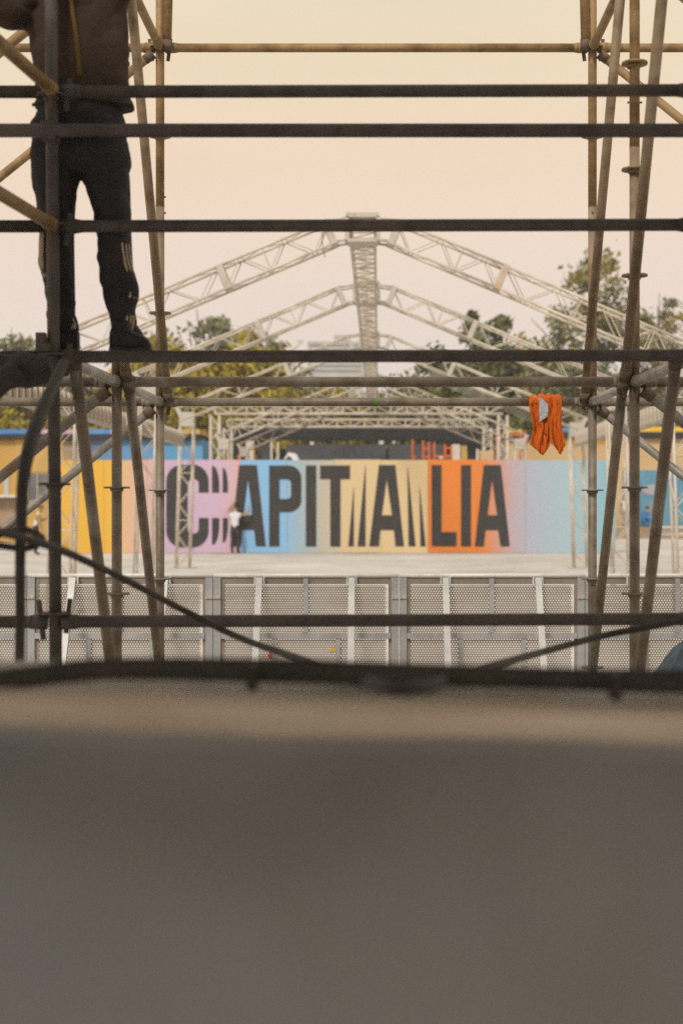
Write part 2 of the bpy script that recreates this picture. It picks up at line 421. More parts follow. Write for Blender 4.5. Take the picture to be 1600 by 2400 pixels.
# near row: dark ledgers and guard rails
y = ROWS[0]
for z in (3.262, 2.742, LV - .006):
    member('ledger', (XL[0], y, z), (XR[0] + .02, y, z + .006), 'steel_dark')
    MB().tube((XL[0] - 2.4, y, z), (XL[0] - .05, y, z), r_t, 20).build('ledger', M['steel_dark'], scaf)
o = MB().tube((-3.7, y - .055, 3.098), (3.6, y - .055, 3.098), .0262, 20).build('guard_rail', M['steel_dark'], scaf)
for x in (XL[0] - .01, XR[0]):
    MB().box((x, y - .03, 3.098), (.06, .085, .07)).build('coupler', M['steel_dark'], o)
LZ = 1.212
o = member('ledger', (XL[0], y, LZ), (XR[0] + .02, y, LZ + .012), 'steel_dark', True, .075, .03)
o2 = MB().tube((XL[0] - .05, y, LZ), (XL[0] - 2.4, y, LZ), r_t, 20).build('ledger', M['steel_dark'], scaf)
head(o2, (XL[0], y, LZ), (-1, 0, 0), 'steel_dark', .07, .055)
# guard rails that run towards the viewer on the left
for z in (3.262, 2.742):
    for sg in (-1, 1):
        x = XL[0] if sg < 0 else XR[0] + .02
        member('guard_rail', (x, y, z), (x + sg * .12, Y0, z), 'steel_warm')
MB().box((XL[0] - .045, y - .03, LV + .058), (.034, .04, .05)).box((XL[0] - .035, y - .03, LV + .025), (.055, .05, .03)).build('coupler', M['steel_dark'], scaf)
# green tape and a paint scar
MB().tube(P(878, 942.5, 415), P(884, 942.5, 415), r_t + .0012, 20, cap=False).build('green_tape', mat('green_tape', (.05, .26, .03)), scaf)

# ------------------------------------------------------------------ crowd barriers
BY = F / 362; BW = 1.2
def sheet():
    mb = MB(); p = .0172; ro = .0057
    rh = p * .866; rows = int(1.10 / rh); cols = int(1.06 / p)
    x0 = .07; z0 = .06
    R6 = p / math.sqrt(3)
    hexo = [(R6 * math.sin(math.pi/3*k), R6 * math.cos(math.pi/3*k)) for k in range(6)]
    hexi = [(ro * math.sin(math.pi/3*k), ro * math.cos(math.pi/3*k)) for k in range(6)]
    V = []; Fc = []
    for j in range(rows):
        for i in range(cols):
            cx = x0 + i * p + (p / 2 if j % 2 else 0); cz = z0 + j * rh; o = len(V)
            V += [(cx + a, 0, cz + b) for a, b in hexo] + [(cx + a, 0, cz + b) for a, b in hexi]
            for k in range(6): Fc.append((o+k, o+(k+1) % 6, o+6+(k+1) % 6, o+6+k))
    me = bpy.data.meshes.new('perforated_sheet'); me.from_pydata(V, [], Fc); me.update()
    me.materials.append(M['barrier_sheet']); return me
me_sheet = sheet()
me_cache = {}
def shared(key, fn, m):
    if key not in me_cache:
        mb = MB(); fn(mb); me = mb.mesh(key.split('#')[0]); me.materials.append(m); me_cache[key] = me
    return me_cache[key]
lean = Vector((0, -.57, -1)).normalized()
blabel = ['grey perforated crowd barrier at the far left, behind the dark upright cable',
          'grey perforated crowd barrier behind the two left scaffold standards',
          'grey perforated crowd barrier with yellow and orange stickers on its sheet',
          'grey perforated crowd barrier between the stickered one and the right standards',
          'grey perforated crowd barrier behind the two right scaffold standards']
blabel[0] = 'grey perforated crowd barrier beyond the wedge coupler on the dark lower ledger'
for bi in range(5):
    bx = (500 - VX) / 362 + (bi - 2) * BW
    b = root('crowd_barrier', (bx, BY, 0), blabel[bi], 'barrier', 'crowd barriers in a row')
    def put(name, key, fn, m, x=0, y=0, z=0, par=None):
        return inst(name, shared(key, fn, m), par or b, Vector((bx + x, BY + y, z)))
    inst('perforated_sheet', me_sheet, b, (bx, BY, 0))
    put('margin', 'margin#l', lambda q: q.box((.0, 0, .6), (.026, .004, 1.14)), M['barrier_sheet'], .063)
    put('margin', 'margin#r', lambda q: q.box((.0, 0, .6), (.026, .004, 1.14)), M['barrier_sheet'], 1.145)
    put('margin', 'margin#t', lambda q: q.box((.6, .004, 1.171), (1.1, .004, .046)), M['barrier_sheet'])
    put('top_rail', 'top_rail', lambda q: q.tube((.002, 0, 0), (1.198, 0, 0), .0138, 14), M['barrier_rail'], 0, 0, 1.203)
    for x in (.0255, 1.1745):
        pst = put('end_post', 'end_post', lambda q: q.box((0, 0, .595), (.047, .04, 1.19)), M['barrier_post'], x)
        inst('lock_plate', shared('lock_plate', lambda q: q.box((0, -.024, 0), (.047, .012, .018)), M['weld']), pst, Vector((bx + x, BY, 1.064)))
        inst('foot', shared('barrier_foot', lambda q: q.box((0, -.3, .012), (.05, .6, .024)), M['barrier_post']), pst, Vector((bx + x, BY, 0)))
    for x in (.30, .895):
        st = put('strut', 'strut', lambda q: q.bar(Vector((0, -.035, 1.186)), Vector((0, -.035, 1.186)) + lean * 1.34, .040, .03, (0, 1, 0)), M['barrier_strut'], x)
        for dx in (-.029, .029):
            inst('bracket', shared('bracket', lambda q: q.box((0, -.02, 1.168), (.008, .04, .05)).tube((-.007, -.03, 1.158), (.007, -.03, 1.158), .006, 8), M['barrier_rail']), st, Vector((bx + x + dx, BY, 0)))
    put('stiffener', 'stiff_up', lambda q: q.box((0, -.014, 1.01), (.032, .02, .35)), M['barrier_post'], .598)
    put('mid_rail', 'mid_rail', lambda q: q.box((.6, -.016, .815), (1.096, .024, .036)), M['barrier_post'])
    for x in (.398, .806):
        put('stiffener', 'stiff_low', lambda q: q.box((0, -.014, .42), (.030, .02, .752)), M['barrier_post'], x)
    put('bottom_rail', 'bottom_rail', lambda q: q.box((.6, -.005, .03), (1.1, .04, .04)), M['barrier_post'])
    if bi == 2:
        for px, py, sx, sz, k in ((779.5, 1523, 11, 8, 'sticker_y'), (798, 1521.5, 4, 9, 'sticker_y'), (633, 1536, 11, 13, 'sticker_o')):
            q = P(px, py, 362)
            MB().box((q.x, BY - .005, q.z), (sx / 362, .004, sz / 362), Matrix.Rotation(R(25 if k == 'sticker_o' else 0), 3, 'Y')).build('sticker', M[k], b)

# ------------------------------------------------------------------ truss canopy
TW = .36
def truss(parent, name, a, b, up, bay=.40, w=TW, h=TW, cr_=.022, lr=.0100, plates=(), zig=True, rung=False, plate_mat=None, n=8):
    """box truss: part = its lacing, sub-parts = chords and splice plates"""
    a = Vector(a); b = Vector(b); d = (b - a); L = d.length; d.normalize()
    up = Vector(up); up = (up - d * up.dot(d)).normalized(); sd_ = d.cross(up).normalized()
    cor = [sd_ * (sx * w / 2) + up * (sz * h / 2) for sx, sz in ((-1, -1), (1, -1), (1, 1), (-1, 1))]
    k = max(1, round(L / bay)); st = L / k; lac = MB()
    for f in range(4):
        c0, c1 = cor[f], cor[(f + 1) % 4]
        for i in range(k):
            p, q = a + d * (i * st), a + d * ((i + 1) * st)
            if (i + (f // 2)) % 2: lac.tube(p + c0, q + c1, lr, 5, cap=False)
            else: lac.tube(p + c1, q + c0, lr, 5, cap=False)
            if rung or i % 3 == 0: lac.tube(p + c0, p + c1, lr * (1.4 if rung else 1), 5, cap=False)
    part = lac.build(name, M['truss'], parent)
    for c in cor: MB().tube(a + c, b + c, cr_, n).build('chord', M['truss'], part)
    for t in plates:
        p = a + d * (t * L)
        mb = MB(); m = Matrix((sd_, d, up)).transposed(); th = .10
        mb.box(p + sd_ * (w/2 + .012), (.02, th, h + .02), m); mb.box(p - sd_ * (w/2 + .012), (.02, th, h + .02), m)
        mb.box(p + up * (h/2 + .012), (w + .02, th, .018), m); mb.box(p - up * (h/2 + .012), (w + .02, th, .018), m)
        mb.build('splice_plate', plate_mat or M['truss_plate'], part)
    return part
canopy = root('truss_canopy', (-.25, 30, 0), 'pale aluminium truss canopy frame of pitched arches on a long ridge truss', 'truss frame')
CX = -.25
AY = [21.5, 28.0, 36.1, 47.7, 55.0]
slope = .422; ca = math.cos(math.atan(slope))
def rz(dx): return 5.795 - slope * (abs(dx) - .46)      # height of the rafter's centre line
for k, y in enumerate(AY):
    wl = [4.50, 4.32, 4.66, 5.0, 5.0, 5.0][k]; wr = [4.85, 4.95, 5.3, 5.0, 5.0, 5.0][k]
    for sg, wd in ((-1, wl), (1, wr)):
        X = lambda dx: CX + sg * dx
        nrm = (sg * slope, 0, 1)
        # ridge corner piece
        ap = MB()
        for yy in (-TW/2, TW/2):
            ap.tube((X(.20), y + yy, 6.0), (X(.46 + .06), y + yy, rz(.46) + .155), .022, 8)
            ap.tube((X(.20), y + yy, 5.675), (X(.46 - .08), y + yy, rz(.46) - .15), .022, 8)
        ap.box((X(.24), y, 5.84), (.06, TW + .04, .36))
        ap.build('ridge_corner', M['truss_plate'], canopy)
        kn = 2.12
        po = k == 0 and sg > 0
        truss(canopy, 'rafter_truss', (X(.46), y, rz(.46)), (X(kn), y, rz(kn)), nrm, .40, plates=(.02,) if po else (.02, .985))
        if po: truss(canopy, 'rafter_joint', (X(kn - .06), y, rz(kn - .06)), (X(kn + .03), y, rz(kn + .03)), nrm, .40, plates=(.5,), plate_mat=M['truss_orange'])
        truss(canopy, 'rafter_truss', (X(kn + .03), y, rz(kn + .03)), (X(wd + .25), y, rz(wd + .25)), nrm, .40, plates=(.97,))
        # eave corner and leg, leaning out a little
        zl = rz(wd) - .36
        MB().box((X(wd), y, rz(wd) - .20), (.37, TW + .03, .36)).build('eave_corner', M['truss_plate'], canopy)
        truss(canopy, 'leg_truss', (X(wd), y, zl), (X(wd + .11), y, .03), (0, 1, 0), .40, w=.34, h=.34)
        MB().box((X(wd + .11), y, .012), (.6, .6, .024)).build('foot_plate', M['truss_plate'], canopy)
    MB().box((CX, y, 6.04), (.50, TW + .04, .07)).build('ridge_plate', M['truss_plate'], canopy)
    MB().box((CX, y, 5.655), (.46, TW + .06, .045)).build('ridge_base', M['truss_plate'], canopy)
for k in range(len(AY) - 1):
    truss(canopy, 'ridge_truss', (CX, AY[k] + .05, 5.845), (CX, AY[k+1] - .05, 5.845), (0, 0, 1), .5, w=.37, h=.33, rung=True, lr=.013, plates=(.36, .70))
rib_me = {}
for sg, xe in ((-1, -4.98), (1, 4.98)):
    ys = [16.4] + AY[:3]
    for k in range(3):
        y0, y1 = ys[k] + .22, ys[k+1] - .22
        beam = MB().box((xe + sg * .06, (y0 + y1) / 2, 3.25 + .04 * k), (.05, y1 - y0, .34)).box((xe + sg * .02, (y0 + y1) / 2, 3.07 + .04 * k), (.14, y1 - y0, .05)).build('eave_beam', M['eave'], canopy)
        nr = round((y1 - y0) / .36)
        if sg not in rib_me:
            q = MB().box((0, 0, 0), (.05, .07, .30)); rib_me[sg] = q.mesh('rib'); rib_me[sg].materials.append(M['truss'])
        for i in range(nr):
            inst('rib', rib_me[sg], beam, (xe, y0 + (i + .5) * (y1 - y0) / nr, 3.26 + .04 * k))
MB().path([P(758, 540, 153), P(755, 570, 153), P(761, 603, 153)], .006, 6).build('hanging_cord', M['black_cable'], canopy)
# stay wires that follow the roof pitch on the right between the middle arches
for k in range(7):
    y = 37.4 + k * .55
    MB().tube((CX + 1.6, y, rz(1.6)), (CX + 4.9, y, rz(4.9)), .009, 5).build('roof_wire', M['eave'], canopy)

# ------------------------------------------------------------------ painted hoarding
WY = F / 70; WZ = 3.11
hoard = root('painted_hoarding', ((780 - VX) / 70, WY, 0), 'long hoarding painted in yellow, lilac, blue, tan and orange with big black lettering', 'hoarding')
hx = hoard.location.x
def wx(px): return (px - VX) / 70
Yl = (.72, .42, .035)
segs = [(143, 345, [(0, Yl), (.56, Yl), (.68, (.66, .43, .20)), (1, (.62, .40, .38))]),
        (345, 563, [(0, (.62, .41, .38)), (.18, (.52, .37, .53)), (.75, (.55, .40, .56)), (.92, (.60, .40, .46)), (1, (.64, .38, .38))]),
        (563, 1002, [(0, (.21, .46, .74)), (.22, (.22, .46, .72)), (.33, (.34, .44, .50)), (.43, (.46, .45, .38)), (.56, (.63, .49, .28)), (1, (.66, .50, .27))]),
        (1002, 1345, [(0, (.72, .205, .02)), (.36, (.72, .215, .03)), (.48, (.57, .29, .20)), (.58, (.47, .36, .41)), (.70, (.385, .425, .52)), (.85, (.35, .465, .54)), (1, (.345, .49, .56))]),
        (1345, 1442, [(0, (.31, .48, .56)), (.5, (.26, .46, .56)), (1, (.22, .42, .53))])]
for i, (a, b, st) in enumerate(segs):
    m = ramp_mat('hoarding_print_%d' % i, wx(a) - hx, wx(b) - hx, st)
    n_ = max(1, round((b - a) / 108)); wd = (b - a) / n_
    for k in range(n_):
        x0, x1 = wx(a + k * wd) + .004, wx(a + (k + 1) * wd) - .004
        MB().box(((x0 + x1) / 2, WY + .032 + random.uniform(-.002, .006), WZ / 2 + .02 + random.uniform(-.012, .012)), (x1 - x0, .06, WZ)).build('panel', m, hoard)
        MB().box(((x0 + x1) / 2, WY + .55, 1.4), (.08, 1.0, .08), Matrix.Rotation(R(55), 3, 'X')).build('prop', M['timber_deck'], hoard)
def letter(loops, nm='letter'):
    mb = MB()
    poly_mesh(mb, [[(wx(x), EYE + (VY - yy) / 70) for x, yy in lp] for lp in loops], lambda c: Vector((c.x, WY - .006 - c.z, c.y)), .012)
    return mb.build(nm, M['letter'], hoard)
def arc(cx, cy, rx, ry, a0, a1, n=10):
    return [(cx + rx * math.cos(R(a0 + (a1 - a0) * k / n)), cy - ry * math.sin(R(a0 + (a1 - a0) * k / n))) for k in range(n + 1)]
def rect(x0, x1, y0, y1): return [(x0, y0), (x1, y0), (x1, y1), (x0, y1)]
T0, B0 = 1091, 1281
# C with its echoes
cl = [(489, 1154.5)] + arc(452, 1128, 37, 39, 0, 90) + arc(428, 1128, 38, 39, 90, 180) + arc(428, 1244, 38, 39, 180, 270) + arc(452, 1244, 37, 39, 270, 360) + [(489, 1214), (466, 1214)] + \
     list(reversed(arc(453, 1240, 13, 11, 180, 360))) + list(reversed(arc(453, 1133, 13, 11, 0, 180))) + [(466, 1154.5)]
letter([cl])
for x0, x1, t, hgt in ((497, 514, 1092, 48), (522, 534, 1097, 44)):
    up = [(x0, 1154.5), (x0, t)] + [(x0 + 2 + (x1 - x0 - 2) * math.sin(R(90 * k / 6)), t + hgt * (1 - math.cos(R(90 * k / 6)))) for k in range(7)] + [(x1, 1154.5)]
    letter([up], 'letter_echo'); letter([[(x, 2368.5 - yy) for x, yy in up]], 'letter_echo')
def letter_A(tl, tr, bl, br, li, ri, ax, tb0, tb1, nb0, nb1):
    letter([[(tl, T0 - 1), (tr, T0 - 1), (br, B0 - .5), (ri, B0 - .5), (nb1, 1242.5), (nb0, 1242.5), (li, B0 - .5), (bl, B0 - .5)], [(ax, 1123), (tb0, 1207.5), (tb1, 1207.5)]])
letter_A(560.5, 601.8, 539.5, 622.9, 564.7, 599.7, 581, 571, 592, 567.5, 595.5)
letter([[(630.6, T0)] + arc(676, 1121, 30, 30, 90, 0) + arc(676, 1170.7, 30, 30, 0, -90) + [(655, 1200.7), (655, B0), (630.6, B0)],
        [(655, 1123.6)] + arc(672, 1133, 10, 9.4, 90, 0) + arc(672, 1160, 10, 9.4, 0, -90) + [(655, 1169.4)]])
letter([rect(716.5, 741, T0, B0)])
letter([[(749.9, T0), (820, T0), (820, 1123), (797.6, 1123), (797.6, B0), (773.7, B0), (773.7, 1123), (749.9, 1123)]])
for x0, x1, ax, ay in ((815.8, 828.8, 828.4, 1143), (837.6, 856, 855.6, 1092), (956.8, 973.4, 954.3, 1094), (984.6, 997, 982.3, 1143)):
    letter([[(ax, ay), (ax + .8, ay), (x1, B0 - .5), (x0, B0 - .5)]], 'letter_echo')
letter_A(887.6, 925.9, 865, 946.3, 887.6, 925.9, 905.8, 894.6, 918, 890.8, 922.7)
letter([[(1011, T0 - 1), (1034, T0 - 1), (1034, 1247), (1069, 1247), (1069, B0 - .5), (1011, B0 - .5)]])
letter([rect(1079.6, 1103, T0 - 1, B0 - .5)])
letter_A(1132.9, 1172.7, 1112, 1193.7, 1133, 1172, 1152, 1141.8, 1164, 1137, 1166.6)

# ------------------------------------------------------------------ stage behind the hoarding
stage = root('festival_stage', (-.8, 56, 0), 'black roofed stage with flat truss portals behind the painted hoarding', 'stage')
def portal(y, xl, xr, zt, s_=.38):
    truss(stage, 'portal_truss', (xl, y, zt - .19), (xr, y, zt - .19), (0, 0, 1), .60, w=.34, h=.32, cr_=.05, lr=.03, rung=True)
    for x in (xl, xr):
        truss(stage, 'tower_truss', (x, y, .02), (x, y, zt - .4), (0, 1, 0), .5, w=.34, h=.34, cr_=.045, lr=.024)
portal(F / 61, -6.28, 4.74, 5.45)
portal(F / 52, -6.80, 4.87, 5.46)
ys = F / 51
zb = lambda py: EYE + (VY - py) / 51
xb = lambda px: (px - VX) / 51
mb = MB()
poly_mesh(mb, [[(xb(518), zb(1004)), (xb(1160), zb(1004)), (xb(1160), zb(1078)), (xb(1095), zb(1078)), (xb(1096), zb(1046)), (xb(990), zb(1034)), (xb(660), zb(1032)), (xb(560), zb(1032)), (xb(520), zb(1018))]],
          lambda c: Vector((c.x, ys - c.z, c.y)), .2)
mb.build('black_valance', M['black'], stage)
MB().box((-.9, ys + 3.2, 5.2), (12.8, 6.2, .12)).build('roof', M['black'], stage)
for a, b in ((540, 568), (655, 669), (904, 909), (973, 992), (1098, 1118)):
    MB().box(((xb(a) + xb(b)) / 2, ys + .25, 2.1), (xb(b) - xb(a), .25, 4.2)).build('black_column', M['black'], stage)
yq = F / 55
def scr(a, b, y0, y1, m, nm, dy=0, th=.12, skew=0, s=55):
    x = lambda p: (p - VX) / s; z = lambda p: EYE + (VY - p) / s
    mb = MB(); poly_mesh(mb, [[(x(a), z(y1)), (x(b), z(y1)), (x(b + skew), z(y0)), (x(a + skew), z(y0))]], lambda c: Vector((c.x, F / s + dy - c.z, c.y)), th)
    return mb.build(nm, m, stage)
scr(669, 903, 1041, 1285, M['grey_screen'], 'grey_screen', .3)
scr(911, 1046, 1041, 1285, M['grey_screen'], 'grey_screen', .3)
scr(606, 634, 1041, 1285, M['grey_screen'], 'grey_screen', .3)
scr(572, 591, 1034, 1250, M['white_panel'], 'white_panel', -.2, .15, 6)
scr(602, 606, 1042, 1250, mat('brown_batten', (.40, .22, .12), .8), 'batten', -.3, .06, -8)
scr(1064, 1082, 1042, 1250, M['white_panel'], 'white_panel', -.2, .15, -6)
scr(1083, 1097, 1045, 1250, M['yellow_panel'], 'ochre_panel', -.1, .1, -4)
scr(1114, 1119, 1053, 1250, M['white_panel'], 'white_post', -.3)
scr(1120, 1156, 1056, 1250, M['tan_panel'], 'ochre_panel', -.1)
truss(stage, 'tower_truss', ((644 - VX) / 58, F / 58, .02), ((644 - VX) / 58, F / 58, EYE + (VY - 1036) / 58), (0, 1, 0), .5, w=.26, h=.26, cr_=.035, lr=.014)
MB().box(PY(731, 1039, F / 57), (.16, .16, .12)).build('flood_lamp', M['white_panel'], stage)
MB().box(PY(893, 1037, F / 57), (.2, .16, .14)).build('flood_lamp', M['white_panel'], stage)
MB().box(PY(922, 1037, F / 57), (.1, .16, .12)).build('flood_lamp', M['white_panel'], stage)
MB().box((-1.0, 55.0, 1.15), (9.5, 7, 2.3)).build('stage_deck', M['black'], stage)
MB().box(PY(561, 1071, F / 60), (.16, .12, .16)).build('orange_marker', M['orange_frame'], stage)
# orange steel frames
def frame_thing(label, px0, px1, ptop, s, bars):
    y = F / s; fr = root('access_tower', ((px0 + px1) / 2 / s - VX / s, y, 0), label, 'steel tower')
    for a in bars['v']:
        t = a[1] if isinstance(a, tuple) else ptop; a = a[0] if isinstance(a, tuple) else a
        q = P(a, t, s); MB().box((q.x, y, q.z / 2), (.075, .075, q.z)).build('post', M['orange_frame'], fr)
    for a, b, py in bars['h']:
        q0 = P(a, py, s); q1 = P(b, py, s)
        MB().box(((q0.x + q1.x) / 2, y - .003, q0.z), (q1.x - q0.x, .068, .08)).build('rail', M['orange_frame'], fr)
    return fr
frame_thing('tall orange steel frame standing on the stage behind the tan panel', 963, 1058, 1032, 62,
            {'v': [(966, 1030), (991, 1033), (1005, 1036), (1017, 1036), (1042, 1041), (1057, 1044)], 'h': [(963, 975, 1071), (990, 1006, 1051), (990, 1006, 1071), (1016, 1058, 1069), (1040, 1058, 1050)]})
frame_thing('orange steel gate frame beside the right tower of the stage', 1163, 1232, 1005, 60,
            {'v': [(1162, 1003), (1219, 1012), (1230, 1008)], 'h': [(1163, 1231, 1019), (1172, 1188, 1068)]})
b_ = MB(); q = P(1206, 1011, 59.5); b_.box(q, (.58, .1, .12)); 
setp(b_.build('yellow_beam', M['yellow'], None, (q.x, q.y, q.z)), 'short yellow beam lying on the orange gate frame', 'beam')

# ------------------------------------------------------------------ kiosks left and right
kl = root('kiosk_building', (-13.5, 58, 0), 'low kiosk building with blue and ochre walls and a black fascia, left of the hoarding', 'building')
s_ = 56; ky = F / s_
def kb(par, nm, m, a, b, y0, y1, dy=0, th=.2, s=s_):
    x0, x1 = (a - VX) / s, (b - VX) / s; z1, z0 = EYE + (VY - y0) / s, EYE + (VY - y1) / s
    return MB().box(((x0 + x1) / 2, F / s + dy + th / 2, (z0 + z1) / 2), (x1 - x0, th, z1 - z0)).build(nm, m, par)
gr_blue = ramp_mat('blue_grey_print', -9, 7.5, [(0, (.10, .26, .46)), (.25, (.10, .28, .52)), (.3, (.50, .27, .06)), (.5, (.55, .34, .08)), (.62, (.14, .16, .20)), (.68, (.12, .28, .52)), (.82, (.10, .32, .58)), (1, (.14, .36, .60))])
kb(kl, 'wall', gr_blue, -160, 475, 1030, 1272, 0, 4)
kb(kl, 'fascia', M['black'], -165, 470, 1018, 1031, -.25, 4.4)
for a, b, m in ((-165, 78, 'deep_blue'), (78, 205, 'pink'), (205, 262, 'deep_blue'), (262, 300, 'pink'), (300, 470, 'yellow_panel')):
    kb(kl, 'parapet', M[m], a, b, 1007, 1017.6, -.2, 4.2)
kb(kl, 'sign_band', M['yellow_panel'], 38, 150, 1036, 1106, -.03, .03)
kb(kl, 'orange_strip', M['yellow'], 38, 155, 1031.5, 1036, -.06, .05)
for a, b in ((66, 86), (90, 118), (124, 146)):
    wv = kb(kl, 'window', M['glass'], a, b, 1110, 1172, -.02, .02)
    kb(wv, 'window_frame', M['far_block'], a - 1.5, a + .5, 1108, 1174, -.05, .05)
kb(kl, 'counter', M['white_panel'], -40, 60, 1160, 1166, -.6, .6)
kb(kl, 'notice', M['far_block'], 10, 22, 1105, 1165, -.04, .03)
kb(kl, 'base_wall', M['timber_deck'], -60, 60, 1167, 1240, -.05, .04)
kr = root('kiosk_building', (9, 70, 0), 'tan kiosk building with a blue shop front and yellow parapet, right of the hoarding', 'building')
s2 = 47.5
def kq(nm, m, a, b, y0, y1, dy=0, th=.2, par=None): return kb(par or kr, nm, m, a, b, y0, y1, dy, th, s2)
kq('wall', M['tan_panel'], 1165, 1720, 1028, 1234, 0, 4)
kq('fascia', M['black'], 1160, 1725, 1013, 1028, -.25, 4.4)
kq('parapet', M['yellow'], 1490, 1725, 1001, 1012.6, -.2, 4.3)
kq('parapet', M['deep_blue'], 1290, 1420, 1004, 1012.6, -.2, 4.3)
kq('parapet', M['pink'], 1420, 1490, 1006, 1012.6, -.2, 4.3)
kq('yellow_band', M['yellow'], 1318, 1424, 1028.5, 1039, -.05, .05)
kq('plinth', M['timber_deck'], 1165, 1720, 1234, 1259, -2.0, 6)
shp = kq('shop_front', M['shop_blue'], 1458, 1720, 1102, 1233, -.04, .04)
for a, b in ((1461, 1497), (1500, 1546), (1549, 1612)):
    kq('shop_panel', M['shop_blue'], a, b, 1125, 1231, -.08, .035, shp)
kq('door_leaf', M['deep_blue'], 1459, 1466, 1120, 1232, -.10, .02, shp)
mb = MB(); q = P(1528, 1148, s2)
poly_mesh(mb, [[(q.x + .55 * math.cos(t * .3) * (1 + .12 * math.sin(3 * t)), q.z + .27 * math.sin(t * .3)) for t in range(21)]], lambda c: Vector((c.x, q.y - .10 - c.z, c.y)), .01)
mb.build('wall_sign', mat('sign_print', (.34, .38, .44), .6, 0, (.50, .26, .30), 2.2, 2, .5, .6), kr)
bench = MB().box(PY(1590, 1235, 66), (2.6, .5, .08)).box(PY(1590, 1247, 66.2), (2.4, .3, .3))
setp(bench.build('bench', M['white_panel'], None, PY(1590, 1260, 66)), 'low pale bench in front of the blue shop front', 'bench')

# far block of flats
fb = root('tower_block', (-4, 420, 0), 'pale flat roofed block of flats far behind the trees', 'building')
yb = 300.0
def fbx(nm, m, a, b, y0, y1, dy, th):
    s = F / yb; x0, x1 = (a - VX) / s, (b - VX) / s; z1, z0 = EYE + (VY - y0) / s, max(EYE + (VY - y1) / s, 0)
    return MB().box(((x0 + x1) / 2, yb + dy + th / 2, (z0 + z1) / 2), (x1 - x0, th, z1 - z0)).build(nm, m, fb)
fb.location = (-12, yb, 0)
fbx('wall', M['far_block'], 720, 850, 800, 1300, 0, 12)
for k in range(6): fbx('window_band', M['far_window'], 724, 846, 807 + k * 12, 812 + k * 12, -.06, .05)
fbx('stair_tower', M['far_block'], 782, 812, 782, 800, 2, 6)

# ------------------------------------------------------------------ trees
def crown(blobs, nleaf, size, seed, name, m):
    rnd = random.Random(seed); V = []; Fc = []
    tot = sum(b[3] * b[4] * b[5] for b in blobs)
    cl = []
    for b in blobs:
        nc = max(3, int(110 * (b[3] * b[4] * b[5] / tot)))
        for _ in range(nc):
            while True:
                d = Vector((rnd.uniform(-1, 1), rnd.uniform(-1, 1), rnd.uniform(-1, 1)))
                if .25 < d.length < 1: break
            cl.append((Vector((b[0] + d.x * b[3], b[1] + d.y * b[4], b[2] + d.z * b[5])), rnd.uniform(.25, .6) * (b[3] * b[4] * b[5]) ** .333 * .6))
    for i in range(nleaf):
        c, r = cl[rnd.randrange(len(cl))]
        p = c + Vector((rnd.gauss(0, 1), rnd.gauss(0, 1), rnd.gauss(0, .8))) * r * .62
        a = Vector((rnd.gauss(0, 1), rnd.gauss(0, 1), rnd.gauss(0, 1))).normalized(); u = a.orthogonal().normalized(); v = a.cross(u)
        k = size * rnd.uniform(.6, 1.4); o = len(V)
        V += [p - u * k, p - v * k * .45, p + u * k, p + v * k * .45]; Fc.append((o, o+1, o+2, o+3))
    me = bpy.data.meshes.new(name); me.from_pydata([tuple(x) for x in V], [], Fc); me.update(); me.materials.append(m); return me
def trunk_mesh(h, blobs, seed, r0=.22):
    rnd = random.Random(seed); mb = MB()
    top = Vector((rnd.uniform(-.3, .3), 0, h * .8))
    mb.path([(0, 0, -.1), (rnd.uniform(-.15, .15), 0, h * .3), tuple(top * .75), tuple(top)], [r0, r0 * .75, r0 * .45, r0 * .15], 8, 5)
    for b in blobs:
        t = max(.25, min(.72, (b[2] - b[5]) / (h * .9))); st = Vector((top.x * t, 0, h * .8 * t))
        e = Vector((b[0], b[1], b[2] + b[5] * .3)); mid = (st + e) / 2 + Vector((0, 0, -.2))
        mb.path([st, mid, e], [r0 * .45, r0 * .28, .03], 6, 4)
        for _ in range(3):
            e2 = e + Vector((rnd.uniform(-1, 1) * b[3], rnd.uniform(-1, 1) * b[4], rnd.uniform(-.4, .9) * b[5])) * .8
            mb.path([mid, (mid + e2) / 2 + Vector((0, 0, .15)), e2], [r0 * .2, r0 * .13, .02], 5, 3)
    me = mb.mesh('trunk'); me.materials.append(M['bark']); return me
def tree(px, Y, crown_me, trunk_me, label, sc_=1.0, rzr=0.0, group=None, name='tree'):
    t = root(name, ((px - VX) * Y / F, Y, 0), label, 'tree', group)
    t.rotation_euler = (0, 0, rzr); t.scale = (sc_,) * 3
    for nm, me in (('trunk', trunk_me), ('crown', crown_me)):
        o = bpy.data.objects.new(nm, me); col.objects.link(o); o.parent = t
    return t
bl_round = [(0, 0, 8.2, 3.2, 3.0, 2.6), (-1.8, .5, 6.2, 2.5, 2.4, 2.2), (1.9, -.4, 6.4, 2.5, 2.4, 2.2), (.3, 0, 4.4, 3.0, 2.8, 2.2), (.6, .2, 10.2, 1.8, 1.7, 1.4)]
bl_wide = [(0, 0, 6.8, 4.2, 3.2, 2.6), (-3, 0, 5.2, 2.7, 2.4, 2.4), (3, .3, 5.4, 2.8, 2.5, 2.4), (0, 0, 3.4, 4.2, 3.0, 2.2), (-1.4, 0, 8.6, 1.9, 1.7, 1.3), (1.8, 0, 8.3, 1.7, 1.6, 1.2)]
bl_tall = [(0, 0, 13.2, 2.6, 2.4, 2.7), (-2.4, 0, 10.6, 2.2, 2, 2.0), (2.0, .2, 11.2, 2.1, 2, 2.2), (-.5, 0, 8.2, 2.8, 2.5, 2.2), (-3.6, 0, 8.0, 1.5, 1.5, 1.7), (2.7, 0, 7.8, 1.9, 1.8, 1.8), (.3, 0, 15.4, 1.5, 1.4, 1.4), (0, 0, 5.5, 3.0, 2.5, 2.2)]
